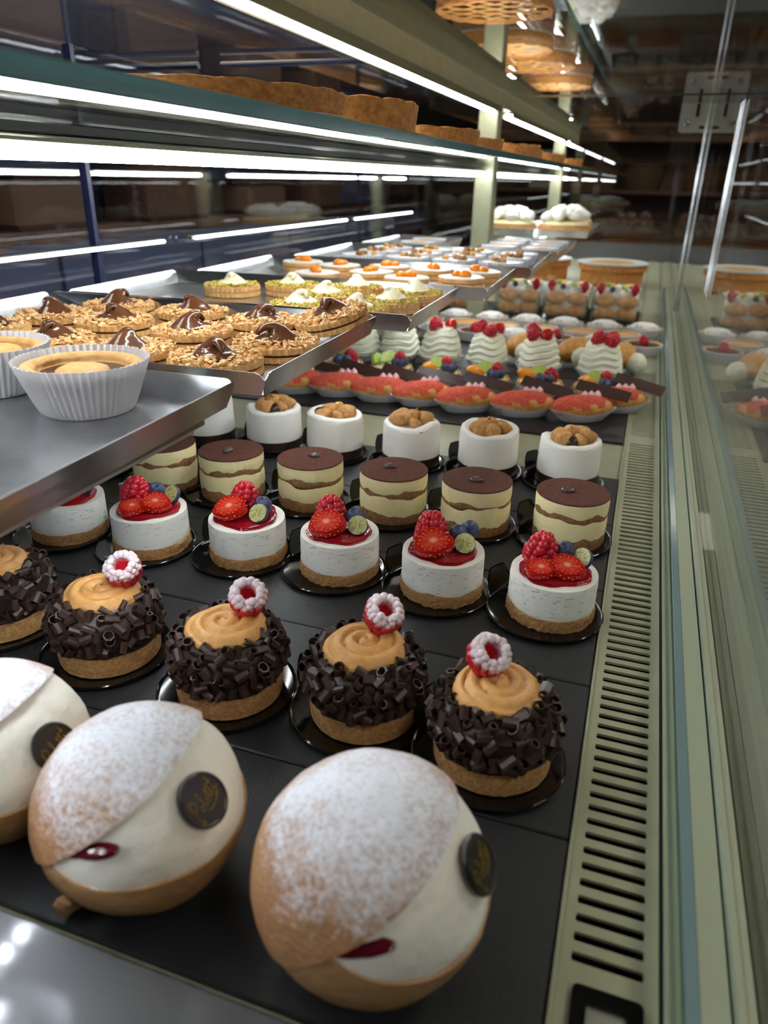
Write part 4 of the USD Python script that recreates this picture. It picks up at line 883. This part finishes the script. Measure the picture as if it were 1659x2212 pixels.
for i, (x, y, k) in reversed(list(enumerate(FR))):
    lb = f'fruit tartlet with {"orange and kiwi" if k else "kiwi"} and blueberries, {FROM_RIGHT[5-i]} in its row' if i else 'fruit tartlet with kiwi and blueberries, leftmost in its row'
    if k not in fp: fp[k] = fruit_tartlet(lb, x, y, .15, 5+k, k)
    else: dup(fp[k], lb, (x, y, .0002), .15+.5*((i*3)%4-1.5))
def cream_puff(label, x, y, rz, seed, top):
    t = thing('cream_puff', label, 'cream puff', (x, y, .0002), rz, 'tall piped cream puffs with berries')
    part(t, 'paper_cup', lathe([(0,0),(.026,0),(.044,.020),(.0436,.0202),(.0255,.0006),(0,.0006)], 8), 'paper', False)
    part(t, 'choux_base', jig(X(ico(3,1,(.034,.034,.014)), (0,0,.0155)), .002, 60, seed), 'choux', True)
    v = []; f = []; nz, na = 60, 96
    for i in range(nz+1):
        q = i/nz; z = .014+.058*q; R = .039*(1-q**2.2*.42)*(1 if q < .93 else math.sqrt(max(1-((q-.93)/.07)**2, 0)))
        for j in range(na):
            a = 2*PI*j/na; w = ((z+.0022*math.sin(3*a+seed)+.0015*math.sin(5*a))/.0115 - 2*a/(2*PI)) % 1.0; r = R*(1+.05*math.sin(2*a+seed))*(1-.10*(1-abs(math.sin(PI*w))**.7)-.04*(1-abs(math.sin(2*PI*w+a)))) + .0010*(meshkit.noise(np.array([a*4, z*300, seed]), seed)-.5)
            v.append((r*math.cos(a), r*math.sin(a), z))
    for i in range(nz):
        for j in range(na): A_,B_,C_,D_ = i*na+j,i*na+(j+1)%na,(i+1)*na+(j+1)%na,(i+1)*na+j; f += [(A_,B_,C_),(A_,C_,D_)]
    part(t, 'piped_cream', TM(v, f), 'whipped_green', True)
    part(t, 'raspberry', X(RASP_SMALL, (-.010,-.008,.069), rx=.5, s=1.55), 'raspberry', 60)
    part(t, 'strawberry_piece', X(jig(lathe(bend([(0,0),(.007,.003),(.0095,.008),(.006,.015),(0,.019)],3), 20), .0008, 150, seed), (.010,.000,.067), ry=.7, rx=-.4, s=1.25), 'strawberry', True)
    part(t, 'blueberry', X(BLUE, (.004 if top else -.016,.010 if top else .004,.0755), s=1.0), 'blueberry', True)
    if top: part(t, 'raspberry', X(RASP_SMALL, (.006,-.014,.068), rx=.9, rz=1, s=1.45), 'raspberry', 60)
    part(t, 'chocolate_gratings', bits(120, .024, lambda q: .0715, .0013, seed, 2.2), 'white_choc', False, kind='stuff')
    return t
PU = [(-.494,1.315,0),(-.418,1.325,0),(-.340,1.330,0),(-.252,1.335,1),(-.157,1.328,1),(-.050,1.330,1)]
pfp = {}
for i, (x, y, k) in reversed(list(enumerate(PU))):
    lb = f'tall piped cream puff with berries, {FROM_RIGHT[5-i] if i else "leftmost"} in its row'
    if k not in pfp: pfp[k] = cream_puff(lb, x, y, .2, 15+k, k)
    else: dup(pfp[k], lb, (x, y, .0002), .2+.9*((i*3)%4-1.5))
def choux(label, x, y, rz):
    t = thing('choux_bun', label, 'choux bun', (x, y, .0002), rz, 'choux buns with a ball of cream')
    part(t, 'choux_shell', jig(X(ico(4,1,(.036,.026,.022)), (0,0,.030), ry=-.35), .003, 60, 8), 'choux', True)
    part(t, 'cream_ball', jig(X(ico(4,.019), (.012,-.030,.0215)), .0008, 120, 4), 'whipped_green', True)
    return t
ch = choux('golden choux bun with a cream ball, between the two rightmost cream puffs', -.105, 1.43, .2)
dup(ch, 'golden choux bun with a cream ball, behind the rightmost cream puff', (-.022, 1.405, .0002), .9)
dup(ch, 'golden choux bun with a cream ball, left of the second cream puff from right', (-.205, 1.43, .0002), .0)
# paper cups of dark and yellow fillings
def small_cup(label, x, y, kind):
    names = ['cocoa', 'caramel', 'sugared']
    t = thing(f'filled_cup', label, 'pastry cup', (x, y, .0002), 0, f'pastry cups with {names[kind]} filling')
    part(t, 'paper_cup', paper_cup(.030, .0385, .022, 44, amp=.0009), 'paper', 20)
    part(t, 'pastry_rim', lathe(bend([(.028,.003),(.0352,.019),(.0348,.0215),(.0325,.021),(.031,.0185),(0,.018)],3), 48), 'biscuit', True)
    if kind == 1: part(t, 'filling', lathe([(0,.0185),(.031,.0185),(.031,.0195),(0,.0205)], 40), 'caramel_cream', True)
    elif kind == 0:
        part(t, 'filling', lathe([(0,.0185),(.031,.0185),(.031,.0195),(0,.0205)], 40), 'dark_filling', True)
        part(t, 'raspberry', X(RASP_SMALL, (0,0,.0205), s=1.2), 'raspberry', 60)
    else: part(t, 'filling', jig(lathe(bend([(0,.018),(.0315,.018),(.030,.024),(.020,.0305),(0,.033)],3), 40), .0015, 90, 3), 'cup_filling', True)
    return t
CU = []
for r_, y in enumerate((1.595, 1.690, 1.785)):
    for c_ in range(7): CU.append((.018-.0875*c_-(.045 if r_ == 1 else 0), y+.006*((c_*3)%3-1), r_, c_))
cpz = {}; rws = ['front', 'middle', 'back']
for x, y, r_, c_ in CU:
    if r_ == 0 and 0 < c_ < 3: k = 2 if c_ == 1 else 0
    else: k = 0 if (r_, c_) in ((0,0),(0,4)) else (1 if r_ == 1 else 2)
    w = FROM_RIGHT[c_] if c_ < 6 else 'leftmost'
    lb = f'{["dark filled pastry cup with a raspberry","caramel filled pastry cup","sugar dusted brown pastry cup"][k]}, {w} of the {rws[r_]} cup row'
    zz = .0008 if x > -.03 else .0002
    if k not in cpz: cpz[k] = small_cup(lb, x, y, k)
    else: dup(cpz[k], lb, (x, y, zz))

# ------------------------------------------------------------------ sponge finger cakes in clear boxes
def boxed_cake(label, x, y):
    t = thing('boxed_cake', label, 'boxed cake', (x, y, .0002), 0, 'sponge finger cakes in clear boxes')
    w, d = .116, .20; h = .078
    b = []
    for lo, hi in (((-w/2,-d/2,0),(w/2,d/2,.0006)), ((-w/2,-d/2,.0006),(w/2,-d/2+.0006,h)), ((-w/2,d/2-.0006,.0006),(w/2,d/2,h)), ((-w/2,-d/2+.0006,.0006),(-w/2+.0006,d/2-.0006,h)), ((w/2-.0006,-d/2+.0006,.0006),(w/2,d/2-.0006,h))): b.append(cbox(lo, hi))
    part(t, 'clear_box', cat(b), 'pane', label='clear plastic box')
    part(t, 'cream_body', cbox((-w/2+.006,-d/2+.018,.002),(w/2-.006,d/2-.006,.066),.006), 'whipped', 40)
    r = np.random.default_rng(5)
    for k in range(2):
        for s in (-1, 1):
            part(t, 'sponge_finger', jig(X(ico(3,1,(.0275,.013,.0155)), (s*.0265,-d/2+.0165,.0175+.031*k)), .0016, 90, k*3+s+4), 'lady_finger', True)
    for k in range(5):
        for s in (-1, 1): part(t, 'cream_swirl', jig(X(ico(2,1,(.017,.014,.010)), (s*.026+.004*(k%2), -d/2+.034+.030*k, .068)), .003, 80, k+9), 'whipped' if k < 1 else 'egg_yellow', True)
    for k, (px, py, q) in enumerate([(-.04,-.085,0),(-.012,-.078,1),(.016,-.088,2),(.042,-.080,0),(-.028,-.060,2),(.030,-.058,1),(.0,-.05,3),(.045,-.055,3)]):
        part(t, ['raspberry','blueberry','kiwi_slice','meringue_drop'][q], X([RASP_SMALL, BLUE, kiwi_piece(), ico(2,.009)][q], (px,py,.076), rz=k, s=1.15), ['raspberry','blueberry','kiwi','meringue'][q], True)
    return t
bx = boxed_cake('sponge finger cake in a clear box, nearest the front glass', -.058, 2.05)
dup(bx, 'sponge finger cake in a clear box, middle of the three', (-.180, 2.05, .0002))
dup(bx, 'sponge finger cake in a clear box, beside the post', (-.302, 2.05, .0002))
dup(bx, 'sponge finger cake in a clear box, half hidden behind the post', (-.480, 2.05, .0002))
def sugar_tart(label, x, y, s):
    t = thing('sugared_tart', label, 'tart', (x, y, .0), 0, 'sugared tarts behind the boxed cakes', s=s)
    part(t, 'stand', lathe([(0,0),(.098,0),(.100,.003),(.100,.056),(.098,.059),(0,.059)], 48), 'tart_crust', 40)
    part(t, 'tart_shell', fluted(.108, .059, .086, 44), 'tart_crust', 30)
    part(t, 'sugared_rim', lathe(bend([(.112,.084),(.113,.088),(.108,.091),(.075,.090),(.072,.087)],3), 64), 'doily', True)
    part(t, 'filling', lathe([(0,.0865),(.074,.0865),(.074,.0885),(0,.090)], 48), 'caramel_cream', True)
    return t
s1 = sugar_tart('deep sugared tart behind the boxed cakes, right', -.110, 2.75, (1.05,1.05,.80))
dup(s1, 'deep sugared tart behind the boxed cakes, left', (-.360, 2.80, .0), s=(.95,.95,.80))
